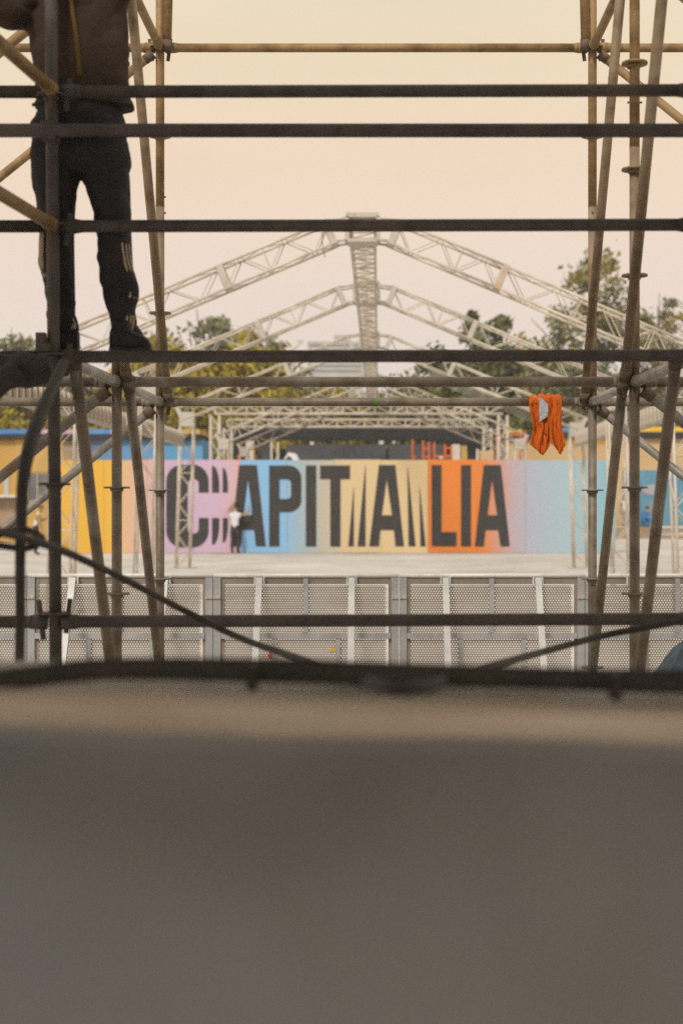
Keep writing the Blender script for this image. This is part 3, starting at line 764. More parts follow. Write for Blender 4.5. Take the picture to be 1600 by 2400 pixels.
bl_cone = [(0, 0, 8.6, 1.9, 1.8, 1.9), (-1.6, 0, 6.8, 2.1, 2.0, 1.8), (1.7, 0, 7.2, 2.1, 2.0, 1.9), (0, 0, 4.6, 3.6, 3.0, 2.3), (-.9, 0, 10.0, .8, .8, 1.1), (1.1, 0, 9.6, .9, .9, 1.1)]
c_olive = crown(bl_wide, 15000, .23, 1, 'crown', M['leaf_olive']); t_wide = trunk_mesh(9, bl_wide, 1)
c_dark = crown(bl_cone, 14000, .23, 2, 'crown', M['leaf_dark']); t_cone = trunk_mesh(10, bl_cone, 2)
c_mix = crown(bl_round, 5600, .23, 3, 'crown', M['leaf_grey']); t_round = trunk_mesh(10, bl_round, 3)
c_tall = crown(bl_tall, 6000, .23, 4, 'crown', M['leaf_grey']); t_tall = trunk_mesh(15, bl_tall, 4, .3)
c_tall2 = crown(bl_tall, 5200, .23, 5, 'crown', M['leaf_grey'])
c_dark2 = crown(bl_wide, 15000, .23, 6, 'crown', M['leaf_dark'])
tree(1392, 92, c_tall, t_tall, 'tall airy grey green tree behind the right scaffold standards', 1.12, .3)
tree(1545, 96, c_tall2, t_tall, 'tall airy tree at the far right beside the taller one', .96, 1.9)
tree(1292, 99, c_mix, t_round, 'loose leafy tree between the dark tree and the tall airy tree', 1.12, 1.2)
tree(1130, 96, c_dark, t_cone, 'dense dark green tree rising beside the right canopy rafters', 1.32, .2)
tree(1052, 101, c_dark2, t_wide, 'low dark bushy tree left of the dense dark green tree', 1.26, .9)
tree(470, 96, c_mix, t_round, 'leafy grey green tree standing above the left rafters, taller of two', 1.28, .5)
tree(575, 99, c_mix, t_round, 'leafy grey green tree right of the taller one above the left rafters', 1.27, 2.5)
tree(455, 93, c_olive, t_wide, 'olive yellow bushy tree in front of the leafy grey green trees', 1.25, .3)
tree(560, 94, c_olive, t_wide, 'olive yellow bushy tree under the second canopy arch', 1.25, 2.0)
tree(650, 100, c_mix, t_round, 'small grey green tree beside the far block of flats', 1.12, 4.0)
tree(25, 96, c_mix, t_round, 'grey green tree at the far left above the kiosk', 1.17, 1.0)
tree(100, 99, c_mix, t_round, 'thin grey green tree left of the standing worker', 1.12, 3.2)
tree(40, 90, c_olive, t_wide, 'olive yellow bushy tree above the blue kiosk roof', .85, .4)
for k, (px, yy, s0) in enumerate(((-60, 108, 1.0), (150, 108, 1.0), (255, 106, .98), (350, 104, 1.0), (690, 108, .93), (770, 106, .82), (850, 109, .80), (930, 107, .80), (1010, 109, .86), (1230, 108, 1.0), (1330, 105, .98), (1440, 107, 1.0), (1540, 104, .95), (1640, 107, 1.0))):
    tree(px, yy, c_olive if k not in (1, 8) else c_dark2, t_wide, 'low bushy tree in the belt behind the canopy', s0 * 1.24, k * 1.7, 'belt of bushy trees behind the canopy')

# ------------------------------------------------------------------ people
def skinned(name, pts, edges, parent, mats, seg_mat, root_key, sub=2, off=None):
    """pts: key -> (pos, radius); edges: (a, b); seg_mat: edge -> material index"""
    keys = list(pts); idx = {k: i for i, k in enumerate(keys)}
    me = bpy.data.meshes.new(name); me.from_pydata([tuple(pts[k][0]) for k in keys], [(idx[a], idx[b]) for a, b in edges], [])
    ob = bpy.data.objects.new(name, me); col.objects.link(ob)
    mod = ob.modifiers.new('skin', 'SKIN'); mod.use_smooth_shade = True; mod.branch_smoothing = .3
    for k in keys:
        sv = me.skin_vertices[0].data[idx[k]]; r = pts[k][1]; sv.radius = r if isinstance(r, tuple) else (r, r)
        sv.use_root = (k == root_key)
    ss = ob.modifiers.new('sub', 'SUBSURF'); ss.levels = sub; ss.render_levels = sub
    dg = bpy.context.evaluated_depsgraph_get(); dg.update()
    nm = bpy.data.meshes.new_from_object(ob.evaluated_get(dg))
    bpy.data.objects.remove(ob)
    segs_ = [(Vector(pts[a][0]), Vector(pts[b][0]), seg_mat.get((a, b), 0)) for a, b in edges]
    for m in mats: nm.materials.append(m)
    for p in nm.polygons:
        c = p.center; best = 1e9; bm_ = 0
        for a, b, mi in segs_:
            d = b - a; t = max(0, min(1, (c - a).dot(d) / max(d.length_squared, 1e-9))); q = (a + d * t - c).length
            if q < best: best, bm_ = q, mi
        p.material_index = bm_; p.use_smooth = True
    nm.name = name
    o = bpy.data.objects.new(name, nm); col.objects.link(o)
    if parent: o.parent = parent
    off = off or base_of(parent); nm.transform(Matrix.Translation(-off))
    return o
def person_body(parent, base, H, yaw, J, mats, sub=2, fingers=True):
    """J: overrides of joints in body units (fractions of height, x right, y forward, z up); mats: skin, shirt, trousers, shoes"""
    D = {'pel': (0, 0, .53), 'spine': (0, 0, .64), 'chest': (0, 0, .745), 'neck': (0, 0, .835), 'chin': (0, .012, .875), 'head': (0, .01, .935), 'crown': (0, .004, .975),
         'shL': (-.105, 0, .80), 'elL': (-.135, -.01, .64), 'wrL': (-.14, .03, .50), 'paL': (-.14, .04, .455),
         'shR': (.105, 0, .80), 'elR': (.135, -.01, .64), 'wrR': (.14, .03, .50), 'paR': (.14, .04, .455),
         'hiL': (-.052, 0, .50), 'knL': (-.058, .012, .285), 'anL': (-.06, -.01, .045), 'toL': (-.068, .085, .018),
         'hiR': (.052, 0, .50), 'knR': (.058, .012, .285), 'anR': (.06, -.01, .045), 'toR': (.068, .085, .018)}
    D.update(J)
    rad = {'pel': .078, 'spine': (.075, .06), 'chest': (.088, .064), 'neck': .032, 'chin': (.036, .042), 'head': (.045, .055), 'crown': (.03, .038), 'sh': .040, 'el': .029, 'wr': .019, 'pa': (.026, .015),
           'hi': .062, 'kn': .040, 'an': .028, 'to': .022}
    rot = Matrix.Rotation(yaw, 3, 'Z'); base = Vector(base)
    W = lambda p: base + rot @ (Vector(p) * H)
    pts = {}
    for k, p in D.items():
        r = rad.get(k, rad.get(k[:2])); r = tuple(x * H for x in r) if isinstance(r, tuple) else r * H
        pts[k] = (W(p), r)
    E = [('pel', 'spine'), ('spine', 'chest'), ('chest', 'neck'), ('neck', 'chin'), ('chin', 'head'), ('head', 'crown')]
    sm = {E[0]: 1, E[1]: 1, E[2]: 1}
    for s in 'LR':
        e = [('chest', 'sh' + s), ('sh' + s, 'el' + s), ('el' + s, 'wr' + s), ('wr' + s, 'pa' + s), ('pel', 'hi' + s), ('hi' + s, 'kn' + s), ('kn' + s, 'an' + s), ('an' + s, 'to' + s)]
        E += e; sm[e[0]] = 1; sm[e[1]] = 1 if 'sleeve' in mats else 0; sm[e[4]] = 2; sm[e[5]] = 2; sm[e[6]] = 2; sm[e[7]] = 3
        if fingers:
            p = Vector(D['pa' + s]); d = (p - Vector(D['wr' + s])).normalized(); u = d.cross(Vector((0, 1, .3))).normalized()
            for k in range(5):
                L = (.032, .042, .046, .043, .034)[k]; o_ = u * ((k - 2) * .011)
                if k == 0: q = p - d * .01 + u * -.03 + d * .012
                else: q = p + o_ + d * L * .55
                q2 = q + d * L * .45 + Vector((0, .008, 0))
                a = 'f%d%s' % (k, s); pts[a] = (W(q), .0052 * H); pts[a + 't'] = (W(q2), .0046 * H)
                E += [('pa' + s, a), (a, a + 't')]
    ms = [mats['skin'], mats['shirt'], mats['trousers'], mats['shoes']]
    body = skinned('body', pts, E, parent, ms, sm, 'pel', sub)
    # face and hair
    hd = W(D['head']); fw = (rot @ Vector((0, 1, 0))); rt = rot @ Vector((1, 0, 0)); up = (W(D['crown']) - W(D['chin'])).normalized()
    mb = MB(); mb.tube(hd + fw * .05 * H + up * .004 * H, hd + fw * .066 * H - up * .012 * H, .006 * H, 6, .010 * H)
    mb.build('nose', mats['skin'], parent)
    for sx in (-1, 1):
        MB().tube(hd + fw * .048 * H + rt * sx * .017 * H + up * .006 * H, hd + fw * .054 * H + rt * sx * .017 * H + up * .006 * H, .006 * H, 8).build('eye', M['hair'], parent)
        MB().tube(hd + rt * sx * .043 * H, hd + rt * sx * .050 * H, .012 * H, 8).build('ear', mats['skin'], parent)
    MB().box(hd + fw * .047 * H - up * .032 * H, (.026 * H, .006 * H, .006 * H), rot).build('mouth', mat('lips', (.26, .10, .07)), parent)
    if mats.get('hair'):
        h = MB(); vs = []; n_, m_ = 14, 7
        for i in range(m_ + 1):
            th = R(100) * i / m_
            for k in range(n_):
                t = 2 * math.pi * k / n_; back = 1.0 if math.sin(t) < .3 else .72
                e = rt * math.cos(t) * math.sin(th * back) * .054 + fw * math.sin(t) * math.sin(th * back) * .064 + up * math.cos(th * back) * .056
                vs.append(hd + e * H + up * .008 * H)
        fs = [(i*n_+k, (i+1)*n_+k, (i+1)*n_+(k+1) % n_, i*n_+(k+1) % n_) for i in range(m_) for k in range(n_)]
        h.add(vs, fs, True); h.build(mats.get('hair_name', 'hair'), mats['hair'], parent)
    return body
# person at the hoarding with both arms up
b0 = Vector((wx(553.5), WY - .34, 0))
p1 = root('person', b0, 'person in white vest and charcoal trousers pressing both hands against the hoarding', 'person')
person_body(p1, b0, 1.66, R(-18), {'shL': (-.10, 0, .79), 'elL': (-.165, .05, .87), 'wrL': (-.09, .13, 1.0), 'paL': (-.07, .15, 1.05), 'shR': (.10, .01, .79), 'elR': (.20, .10, .77), 'wrR': (.225, .155, .87), 'paR': (.225, .165, .915),
            'head': (.015, .03, .925), 'crown': (.015, .03, .965), 'anL': (-.055, -.03, .045), 'toL': (-.065, .05, .018), 'knR': (.065, .03, .285)},
            dict(skin=M['skin'], shirt=M['white_shirt'], trousers=M['dark_trousers'], shoes=M['shoe'], hair=M['hair']))
# person by the left kiosk, stooping
b0 = P(84, 1300, 72); b0.z = 0
p2 = root('person', b0, 'person in white shirt and dark trousers standing in front of the left kiosk windows', 'person')
person_body(p2, b0, 1.66, R(-80), {'spine': (0, .02, .64), 'chest': (0, .05, .74), 'neck': (0, .07, .825), 'chin': (0, .095, .86), 'head': (0, .10, .92), 'crown': (0, .10, .955), 'shL': (-.1, .05, .79), 'shR': (.1, .05, .79),
            'elL': (-.13, .10, .66), 'wrL': (-.10, .22, .72), 'paL': (-.09, .26, .75), 'elR': (.13, .09, .65), 'wrR': (.12, .13, .52), 'paR': (.12, .14, .475)},
            dict(skin=M['skin'], shirt=M['white_shirt'], trousers=M['dark_trousers'], shoes=M['shoe'], hair=mat('auburn_hair', (.20, .07, .03), .7)))
# two people on the plinth of the right kiosk
b0 = P(1463, 1236, 48.5); b0.z = EYE + (VY - 1234) / s2
p3 = root('person', b0, 'person in grey shirt and red cap standing at the blue shop front', 'person')
person_body(p3, b0, 1.52, R(170), {}, dict(skin=M['skin'], shirt=M['white_shirt'], trousers=M['khaki'], shoes=M['shoe'], hair=M['red_cap'], hair_name='cap'))
b0 = P(1509, 1236, 48.6); b0.z = EYE + (VY - 1234) / s2
p4 = root('person', b0, 'person in blue overalls crouching with one arm raised at the blue shop front', 'person')
person_body(p4, b0, 1.7, R(-60), {'pel': (0, -.08, .19), 'hiL': (-.06, -.06, .18), 'hiR': (.06, -.06, .18), 'spine': (0, -.03, .28), 'chest': (0, .03, .37), 'neck': (0, .07, .445), 'chin': (0, .10, .475), 'head': (0, .11, .53), 'crown': (0, .10, .565),
            'knL': (-.10, .16, .24), 'knR': (.10, .16, .24), 'anL': (-.08, -.02, .045), 'anR': (.08, -.02, .045), 'toL': (-.09, .08, .018), 'toR': (.09, .08, .018), 'shL': (-.1, .04, .42), 'shR': (.1, .04, .42),
            'elL': (-.14, .14, .34), 'wrL': (-.10, .24, .36), 'paL': (-.09, .28, .37), 'elR': (.12, .13, .53), 'wrR': (.09, .16, .66), 'paR': (.08, .165, .705)},
            dict(skin=M['skin'], shirt=M['blue_shirt'], trousers=M['blue_shirt'], shoes=M['shoe'], hair=M['hair']))
# two people on the stage behind the hoarding, only their tops show
b0 = P(697, 1180, 63); b0.z = 2.3
p5 = root('person', b0, 'person with dark hair and white shirt bending on the stage above the hoarding', 'person')
person_body(p5, b0, 1.7, R(35), {'spine': (0, .08, .62), 'chest': (0, .20, .68), 'neck': (0, .29, .715), 'chin': (0, .33, .72), 'head': (0, .37, .735), 'crown': (0, .40, .745), 'shL': (-.1, .22, .70), 'shR': (.1, .22, .70), 'elL': (-.16, .26, .60), 'wrL': (-.12, .34, .52), 'paL': (-.11, .36, .48), 'elR': (.17, .25, .60), 'wrR': (.14, .33, .52), 'paR': (.13, .35, .48)},
            dict(skin=M['skin'], shirt=M['white_shirt'], trousers=M['dark_trousers'], shoes=M['shoe'], hair=M['hair'], sleeve=1))
b0 = P(1033, 1180, 63); b0.z = 2.3
p6 = root('person', b0, 'person in a white cap crouching on the stage below the orange frame', 'person')
person_body(p6, b0, 1.7, R(180), {'pel': (0, -.06, .20), 'hiL': (-.06, -.04, .19), 'hiR': (.06, -.04, .19), 'spine': (0, -.03, .31), 'chest': (0, .02, .41), 'neck': (0, .05, .49), 'chin': (0, .07, .53), 'head': (0, .075, .59), 'crown': (0, .07, .63),
            'knL': (-.10, .17, .26), 'knR': (.10, .17, .26), 'anL': (-.08, .0, .045), 'anR': (.08, .0, .045), 'toL': (-.09, .10, .018), 'toR': (.09, .10, .018), 'shL': (-.1, .03, .46), 'shR': (.1, .03, .46),
            'elL': (-.15, .1, .34), 'wrL': (-.10, .2, .30), 'paL': (-.09, .24, .29), 'elR': (.15, .1, .34), 'wrR': (.10, .2, .30), 'paR': (.09, .24, .29)},
            dict(skin=M['skin'], shirt=M['white_shirt'], trousers=M['dark_trousers'], shoes=M['shoe'], hair=M['white_shirt'], hair_name='cap'))

# the worker on the scaffold
SW = 593.0; WYY = F / SW
wz = lambda py: EYE + (VY - py) / SW
wxx = lambda px: (px - VX) / SW
footz = LV - .006 + r_t
MB().box((wxx(230), ROWS[0] + .09, footz - .014), (.9, .12, .026)).build('foot_board', M['steel_dark'], scaf)
wk = root('person', (wxx(190), WYY, footz), 'worker in black striped track bottoms and brown jacket standing on the dark scaffold ledger', 'person')
def ring(y, x0, x1, dep, dy=0): return (Vector(((wxx(x0) + wxx(x1)) / 2, WYY + dy, wz(y))), (wxx(x1) - wxx(x0)) / 2, dep)
def fuse(mb, name, m, parent, vox=.010, it=5, wrinkle=0.0):
    me = mb.mesh(name); ob = bpy.data.objects.new(name, me); col.objects.link(ob)
    md = ob.modifiers.new('r', 'REMESH'); md.mode = 'VOXEL'; md.voxel_size = vox; md.use_smooth_shade = True
    sm = ob.modifiers.new('s', 'SMOOTH'); sm.iterations = it; sm.factor = .5
    dg = bpy.context.evaluated_depsgraph_get(); dg.update()
    nm = bpy.data.meshes.new_from_object(ob.evaluated_get(dg)); bpy.data.objects.remove(ob)
    nm.name = name; nm.materials.clear(); nm.materials.append(m); nm.transform(Matrix.Translation(-base_of(parent)))
    if wrinkle:
        nv_ = [(v.co.copy(), v.normal.copy()) for v in nm.vertices]
        for v, (c, n0) in zip(nm.vertices, nv_):
            k = mnoise.noise(Vector((c.x * 7, c.y * 7, c.z * 16))) * .7 + mnoise.noise(Vector((c.x * 16 + 5, c.y * 16, c.z * 30))) * .35 + mnoise.noise(Vector((c.x * 4 + c.z * 9, 3, c.z * 5 - c.x * 6))) * .5
            v.co = c + n0 * wrinkle * k
    for p in nm.polygons: p.use_smooth = True
    o = bpy.data.objects.new(name, nm); col.objects.link(o); o.parent = parent; return o
tr = MB()
tr.loft([ring(225, 88, 284, .105, .06), ring(260, 76, 284, .112, .05), ring(290, 68, 294, .115, .045), ring(345, 67, 302, .112, .04), ring(385, 72, 303, .105, .03), ring(412, 76, 303, .09, .02)])
tr.loft([ring(330, 68, 190, .098, .03), ring(400, 72, 184, .09, .01), ring(450, 80, 178, .088), ring(500, 89, 172, .085), ring(545, 94, 168, .08), ring(585, 91, 168, .078), ring(625, 92, 170, .078), ring(650, 99, 171, .08), ring(690, 108, 176, .075),
         ring(715, 112, 178, .07), ring(728, 114, 172, .066), ring(745, 113, 177, .066), ring(765, 112, 186, .068), ring(782, 114, 180, .06)])
tr.loft([ring(330, 185, 302, .10, .03), ring(400, 184, 303, .10, .01), ring(430, 196, 303, .10), ring(470, 211, 303, .10), ring(520, 222, 304, .092), ring(560, 226, 306, .086), ring(600, 228, 310, .084), ring(640, 233, 317, .084), ring(680, 240, 324, .084),
         ring(702, 246, 326, .082), ring(722, 254, 318, .076), ring(738, 257, 317, .074), ring(752, 258, 322, .075), ring(772, 262, 317, .066), ring(785, 264, 312, .06)])
fuse(tr, 'trousers', M['track'], wk, wrinkle=.012)
def shoe(x0, x1, xa0, xa1, dy, toe):
    mb = MB(); zf = footz + .004; L = wxx(x1) - wxx(x0); rings = []
    vs = []; n_ = 14; m_ = 12
    for i in range(m_ + 1):
        t = i / m_; x = wxx(x0) + L * t if toe > 0 else wxx(x1) - L * t
        hgt = .098 - .002 * t if t < .35 else .096 - (t - .35) / .65 * .046
        if t > .85: hgt *= (1 - ((t - .85) / .15) ** 2 * .55)
        if t < .1: hgt *= .85 + 1.5 * t
        wd = .036 + .014 * math.sin(math.pi * min(1, t * 1.1)); 
        if t > .85: wd *= 1 - ((t - .85) / .15) ** 2 * .6
        if t < .08: wd *= .7
        for k in range(n_):
            a = 2 * math.pi * k / n_; ca_, sa = math.cos(a), math.sin(a)
            zz = hgt * (.5 + .5 * math.copysign(abs(sa) ** .6, sa)); vs.append((x, WYY + dy + wd * math.copysign(abs(ca_) ** .7, ca_), zf + zz))
    fs = [(i*n_+k, i*n_+(k+1) % n_, (i+1)*n_+(k+1) % n_, (i+1)*n_+k) for i in range(m_) for k in range(n_)] + [list(range(n_)), [m_*n_+k for k in range(n_)]]
    mb.add(vs, fs, True)
    mb.loft([(Vector(((wxx(xa0) + wxx(xa1)) / 2, WYY + dy, zf + .05)), (wxx(xa1) - wxx(xa0)) / 2, .045), (Vector(((wxx(xa0) + wxx(xa1)) / 2, WYY + dy, zf + .125)), (wxx(xa1) - wxx(xa0)) / 2 * .93, .042)], 14)
    o = fuse(mb, 'shoe', M['sole'], wk, .008, 3)
    s_ = MB(); s_.box(((wxx(x0) + wxx(x1)) / 2, WYY + dy, zf + .006), (L * .96, .08, .018)).build('sole', M['black_cable'], o)
shoe(262, 360, 264, 314, -.035, 1)
shoe(98, 186, 120, 172, .0, -1)
jk = MB()
jk.loft([ring(247, 72, 311, .125, .07), ring(236, 70, 309, .125, .07), ring(222, 73, 301, .122, .07), ring(190, 72, 298, .12, .07), ring(120, 62, 297, .118, .07), ring(50, 52, 295, .118, .07), ring(0, 50, 294, .118, .07), ring(-45, 62, 288, .11, .07), ring(-75, 100, 250, .085, .07), ring(-92, 140, 212, .055, .07)])
aL = [(wxx(78), WYY + .07, wz(-40)), (wxx(48), WYY + .03, wz(20)), (wxx(22), WYY - .06, wz(40)), (wxx(-40), WYY - .13, wz(-10)), (wxx(-62), WYY - .16, wz(-40))]
jk.path(aL, [.085, .07, .062, .052, .046], 12, 5)
aR = [(wxx(272), WYY, wz(-40)), (wxx(320), WYY + .03, wz(-100)), (wxx(335), WYY + .10, wz(-175)), (wxx(318), WYY + .16, wz(-250))]
jk.path(aR, [.085, .068, .056, .046], 12, 5)
jo = fuse(jk, 'jacket', M['jacket'], wk, .011, 5, .012)
MB().path([(wxx(168), WYY - .050, wz(-20)), (wxx(178), WYY - .054, wz(40)), (wxx(188), WYY - .056, wz(110)), (wxx(194), WYY - .056, wz(190))], .010, 8).build('zip', M['ochre'], jo)
MB().path([(wxx(74), WYY + .03, wz(241)), (wxx(110), WYY - .03, wz(242)), (wxx(190), WYY - .059, wz(243)), (wxx(270), WYY - .03, wz(242)), (wxx(307), WYY + .03, wz(242))], .007, 8).build('hem', M['jacket'], jo)
def edge_strip(pts, nm='stripe'):
    MB().path([(wxx(x), WYY + dy, wz(yv)) for x, yv, dy in pts], .0055, 6, 4).build(nm, M['stripe'], wk)
for j in range(3):
    d = (2, 7, 13)[j]; dd = (-.018, -.040, -.058)[j]
    edge_strip([(305 - d, 575, dd), (309 - d, 605, dd), (316 - d, 640, dd), (322 - d, 680, dd), (324 - d, 703, dd)])
    edge_strip([(317 - d * 1.1, 742, -.03 - j * .012), (319 - d * 1.2, 756, -.032 - j * .012), (314 - d * 1.2, 776, -.03 - j * .012)])
    edge_strip([(176 - d * 1.2, 748, -.035 - j * .008), (184 - d * 1.2, 766, -.035 - j * .008), (181 - d * 1.2, 774, -.036 - j * .008)])
    edge_strip([(101 + d * .8, 545, -.046 - j * .008), (99 + d * .8, 580, -.046 - j * .008), (100 + d * .8, 625, -.046 - j * .008), (108 + d * .8, 655, -.046 - j * .008)])
cx_w = wxx(178)
person_body(wk, (cx_w, WYY + .03, footz), 1.78, R(180), {
    'shR': (-(wxx(92) - cx_w) / 1.78, .0, .815), 'elR': (-(wxx(22) - cx_w) / 1.78, .034, (wz(38) - footz) / 1.78), 'wrR': (-(wxx(-66) - cx_w) / 1.78, .092, (wz(-48) - footz) / 1.78), 'paR': (-(wxx(-90) - cx_w) / 1.78, .105, (wz(-75) - footz) / 1.78),
    'shL': (-(wxx(262) - cx_w) / 1.78, .0, .815), 'elL': (-(wxx(335) - cx_w) / 1.78, -.056, (wz(-172) - footz) / 1.78), 'wrL': (-(wxx(316) - cx_w) / 1.78, -.09, (wz(-262) - footz) / 1.78), 'paL': (-(wxx(312) - cx_w) / 1.78, -.09, (wz(-300) - footz) / 1.78),
    'hiR': (.05, 0, .49), 'knR': (-(wxx(131) - cx_w) / 1.78, .0, .28), 'anR': (-(wxx(145) - cx_w) / 1.78, -.01, .05), 'toR': (-(wxx(120) - cx_w) / 1.78, -.005, .026),
    'hiL': (-.06, 0, .49), 'knL': (-(wxx(266) - cx_w) / 1.78, .0, .28), 'anL': (-(wxx(290) - cx_w) / 1.78, 0, .05), 'toL': (-(wxx(335) - cx_w) / 1.78, .0, .026)},
    dict(skin=M['skin'], shirt=M['jacket'], trousers=M['track'], shoes=M['sole'], hair=M['hair'], sleeve=1))

# ------------------------------------------------------------------ orange garment over the rear ledger
SC = 415.0; yr = ROWS[2]
cx_, cz_ = wx, None
gx = lambda px: (px - VX) / SC
gz = lambda py: EYE + (VY - py) / SC
garment = MB()
def sheet_strip(xl, xr, z_top, prof, ncol=26, nrow=34, front=True, seed=0, fold=.022):
    """a hanging piece; prof(v) -> (left px, right px, py) edges at v 0..1; bottom outline from prof[1]"""
    V = []; rnd = random.Random(seed); ph = [rnd.uniform(0, 6.28) for _ in range(6)]
    for i in range(nrow + 1):
        v = i / nrow
        for k in range(ncol + 1):
            u = k / ncol
            x, z = prof(u, v)
            drop = (LV + r_t + .008) - z
            yb_ = r_t + .008
            f = fold * (mnoise.noise(Vector((u * 4.2 + v * 1.3 + ph[0], v * 1.4, ph[1]))) * 1.5 + mnoise.noise(Vector((u * 9 - v * 2.5 + ph[2], v * 3.0, ph[3]))) * .8 + mnoise.noise(Vector((u * 17 + ph[4], v * 8, 0))) * .3) * min(1, .35 + v * 1.2)
            V.append((x, yr + (-1 if front else 1) * (yb_ + .004 + f + .004 * v), z))
    n_ = ncol + 1
    fs = [(i*n_+k, i*n_+k+1, (i+1)*n_+k+1, (i+1)*n_+k) for i in range(nrow) for k in range(ncol)]
    garment.add(V, fs, True)
def lerp_tab(tab, v):
    for (a, p), (b, q) in zip(tab, tab[1:]):
        if v <= b: t = (v - a) / (b - a); return p + (q - p) * t
    return tab[-1][1]
ztop = 928.0
def legprof(lt, rt, bot):
    def f(u, v):
        yb_ = lerp_tab(bot, u); yy = ztop + 8 + (yb_ - ztop - 8) * v
        l = lerp_tab(lt, yy); r = lerp_tab(rt, yy)
        return gx(l + (r - l) * u), gz(yy)
    return f
L1 = [(920, 1240), (936, 1237), (960, 1238), (1000, 1247), (1010, 1246), (1042, 1240), (1070, 1242)]
R1 = [(920, 1284), (1000, 1286), (1037, 1286), (1050, 1284), (1070, 1280)]
L2 = [(920, 1278), (1000, 1282), (1037, 1286), (1045, 1289), (1070, 1296)]
R2 = [(920, 1315), (950, 1313), (1000, 1313), (1025, 1318), (1045, 1321), (1070, 1316)]
sheet_strip(0, 0, 0, legprof(L1, R1, [(0, 1042), (.25, 1052), (.62, 1067), (.72, 1067), (.9, 1057), (1, 1046)]), seed=3)
sheet_strip(0, 0, 0, legprof(L2, R2, [(0, 1038), (.3, 1050), (.55, 1064), (.68, 1066), (.8, 1062), (1, 1044)]), seed=5)
# top roll over the tube and the back
tp = []; nu, nv = 40, 16
for i in range(nv + 1):
    a = -.15 * math.pi + 1.3 * math.pi * i / nv
    for k in range(nu + 1):
        u = k / nu; rr = r_t + .010 + .005 * math.sin(u * 23) + .004 * math.sin(u * 41 + 2 * a)
        x = gx(1239 + 76 * u) ; bump_ = .008 * (1 if .28 < u < .85 else 0)
        tp.append((x, yr - math.cos(a) * (rr + bump_ * .3), LV + math.sin(a) * (rr + bump_)))
garment.add(tp, [(i*(nu+1)+k, i*(nu+1)+k+1, (i+1)*(nu+1)+k+1, (i+1)*(nu+1)+k) for i in range(nv) for k in range(nu)], True)
sheet_strip(0, 0, 0, lambda u, v: (gx(1252 + 67 * u - 4 * v), gz(936 + (1000 - 936) * v + 10 * math.sin(u * 5))), front=False, seed=9, nrow=20)
gq = Vector((gx(1277), yr, LV))
gobj_root = root('hanging_garment', gq, 'crumpled orange work garment slung over the rear scaffold ledger', 'garment')
gm = garment.build('fabric', M['orange'], gobj_root)
so = gm.modifiers.new('thick', 'SOLIDIFY'); so.thickness = .0025; so.offset = 0
pm = MB(); pv = []
pat = [(1260, 932), (1268, 936), (1280, 950), (1281, 966), (1279, 978), (1261, 990)]
vs = [(gx(x), yr - r_t - .030 - (.004 if i in (2, 3) else 0), gz(y_)) for i, (x, y_) in enumerate(pat)]
vs += [(v[0], v[1] + .004, v[2]) for v in vs]
pm.add(vs, [(0, 1, 2, 3, 4, 5), (11, 10, 9, 8, 7, 6)] + [(i, (i+1) % 6, 6+(i+1) % 6, 6+i) for i in range(6)])
pm.build('reflective_patch', M['silver_patch'], gobj_root)
for pts in ([(1284, 934), (1285, 960), (1282, 990), (1280, 1015), (1278, 1020)], [(1262, 992), (1268, 1008), (1278, 1021)], [(1242, 1043), (1258, 1055), (1272, 1066)], [(1287, 1000), (1292, 1020), (1300, 1050)]):
    MB().path([(gx(x), yr - r_t - .024, gz(y_)) for x, y_ in pts], .0035, 6, 4).build('seam', M['orange_in'], gobj_root)

# ------------------------------------------------------------------ foreground: cables, rail, plank, tarpaulin
def fore(pts): return [P(x, y_, s) for x, y_, s in pts]
cb = MB().path(fore([(-140, 1225, 980), (0, 1247, 930), (80, 1268, 880), (160, 1296, 820), (300, 1362, 740), (430, 1430, 690), (560, 1494, 690), (690, 1540, 780), (800, 1578, 1100), (880, 1606, 1560), (985, 1612, 1600), (1060, 1590, 1350), (1150, 1562, 950), (1260, 1531, 750), (1400, 1493, 690), (1500, 1473, 690), (1700, 1438, 700)]), .0115, 10, 10)
setp(cb.build('hanging_cable', M['black_cable'], None, P(900, 1606, 1200)), 'long black cable sagging across the view in front of the barriers', 'cable')
cb = MB().path(fore([(150, 850, 640), (125, 905, 690), (98, 965, 740), (72, 1040, 790), (56, 1120, 820), (50, 1220, 840), (48, 1320, 840), (48, 1440, 850), (46, 1560, 880), (42, 1640, 960)]), [.018, .021, .022, .021, .018, .0155, .0145, .0145, .0145, .0145], 12, 8)
setp(cb.build('hanging_cable', M['black_cable'], None, P(48, 1600, 900)), 'thick black cable hanging straight down from the tarpaulin bundle', 'cable')
cb = MB().path(fore([(-160, 1262, 900), (-20, 1256, 880), (50, 1240, 850), (100, 1262, 860), (60, 1285, 880), (-40, 1275, 900), (-160, 1285, 930)]), .010, 8, 8)
setp(cb.build('cable_loop', M['black_cable'], None, P(30, 1270, 880)), 'loose loop of black cable tied round the thick hanging cable', 'cable')
# bundle of black tarpaulin on the left end of the ledger
tb = MB()
q0 = lambda x, y_, s=640: P(x, y_, s)
tb.path([q0(-260, 862), q0(-120, 866), q0(0, 868), q0(60, 868), q0(104, 866), q0(122, 862)], [.066, .066, .064, .062, .060, .045], 14, 6)
tb.path([q0(40, 872, 650), q0(-10, 905, 655), q0(-90, 965, 660), q0(-170, 1040, 660)], [.05, .045, .042, .04], 12, 6)
vv = tb.v
for i, v in enumerate(vv): vv[i] = v + Vector((0, .008 * math.sin(v.x * 40), .006 * math.sin(v.x * 55 + v.z * 30)))
setp(tb.build('tarpaulin_bundle', M['tarp_black'], None, P(20, 880, 640)), 'rolled black tarpaulin bundle tied to the left end of the dark ledger', 'tarpaulin')
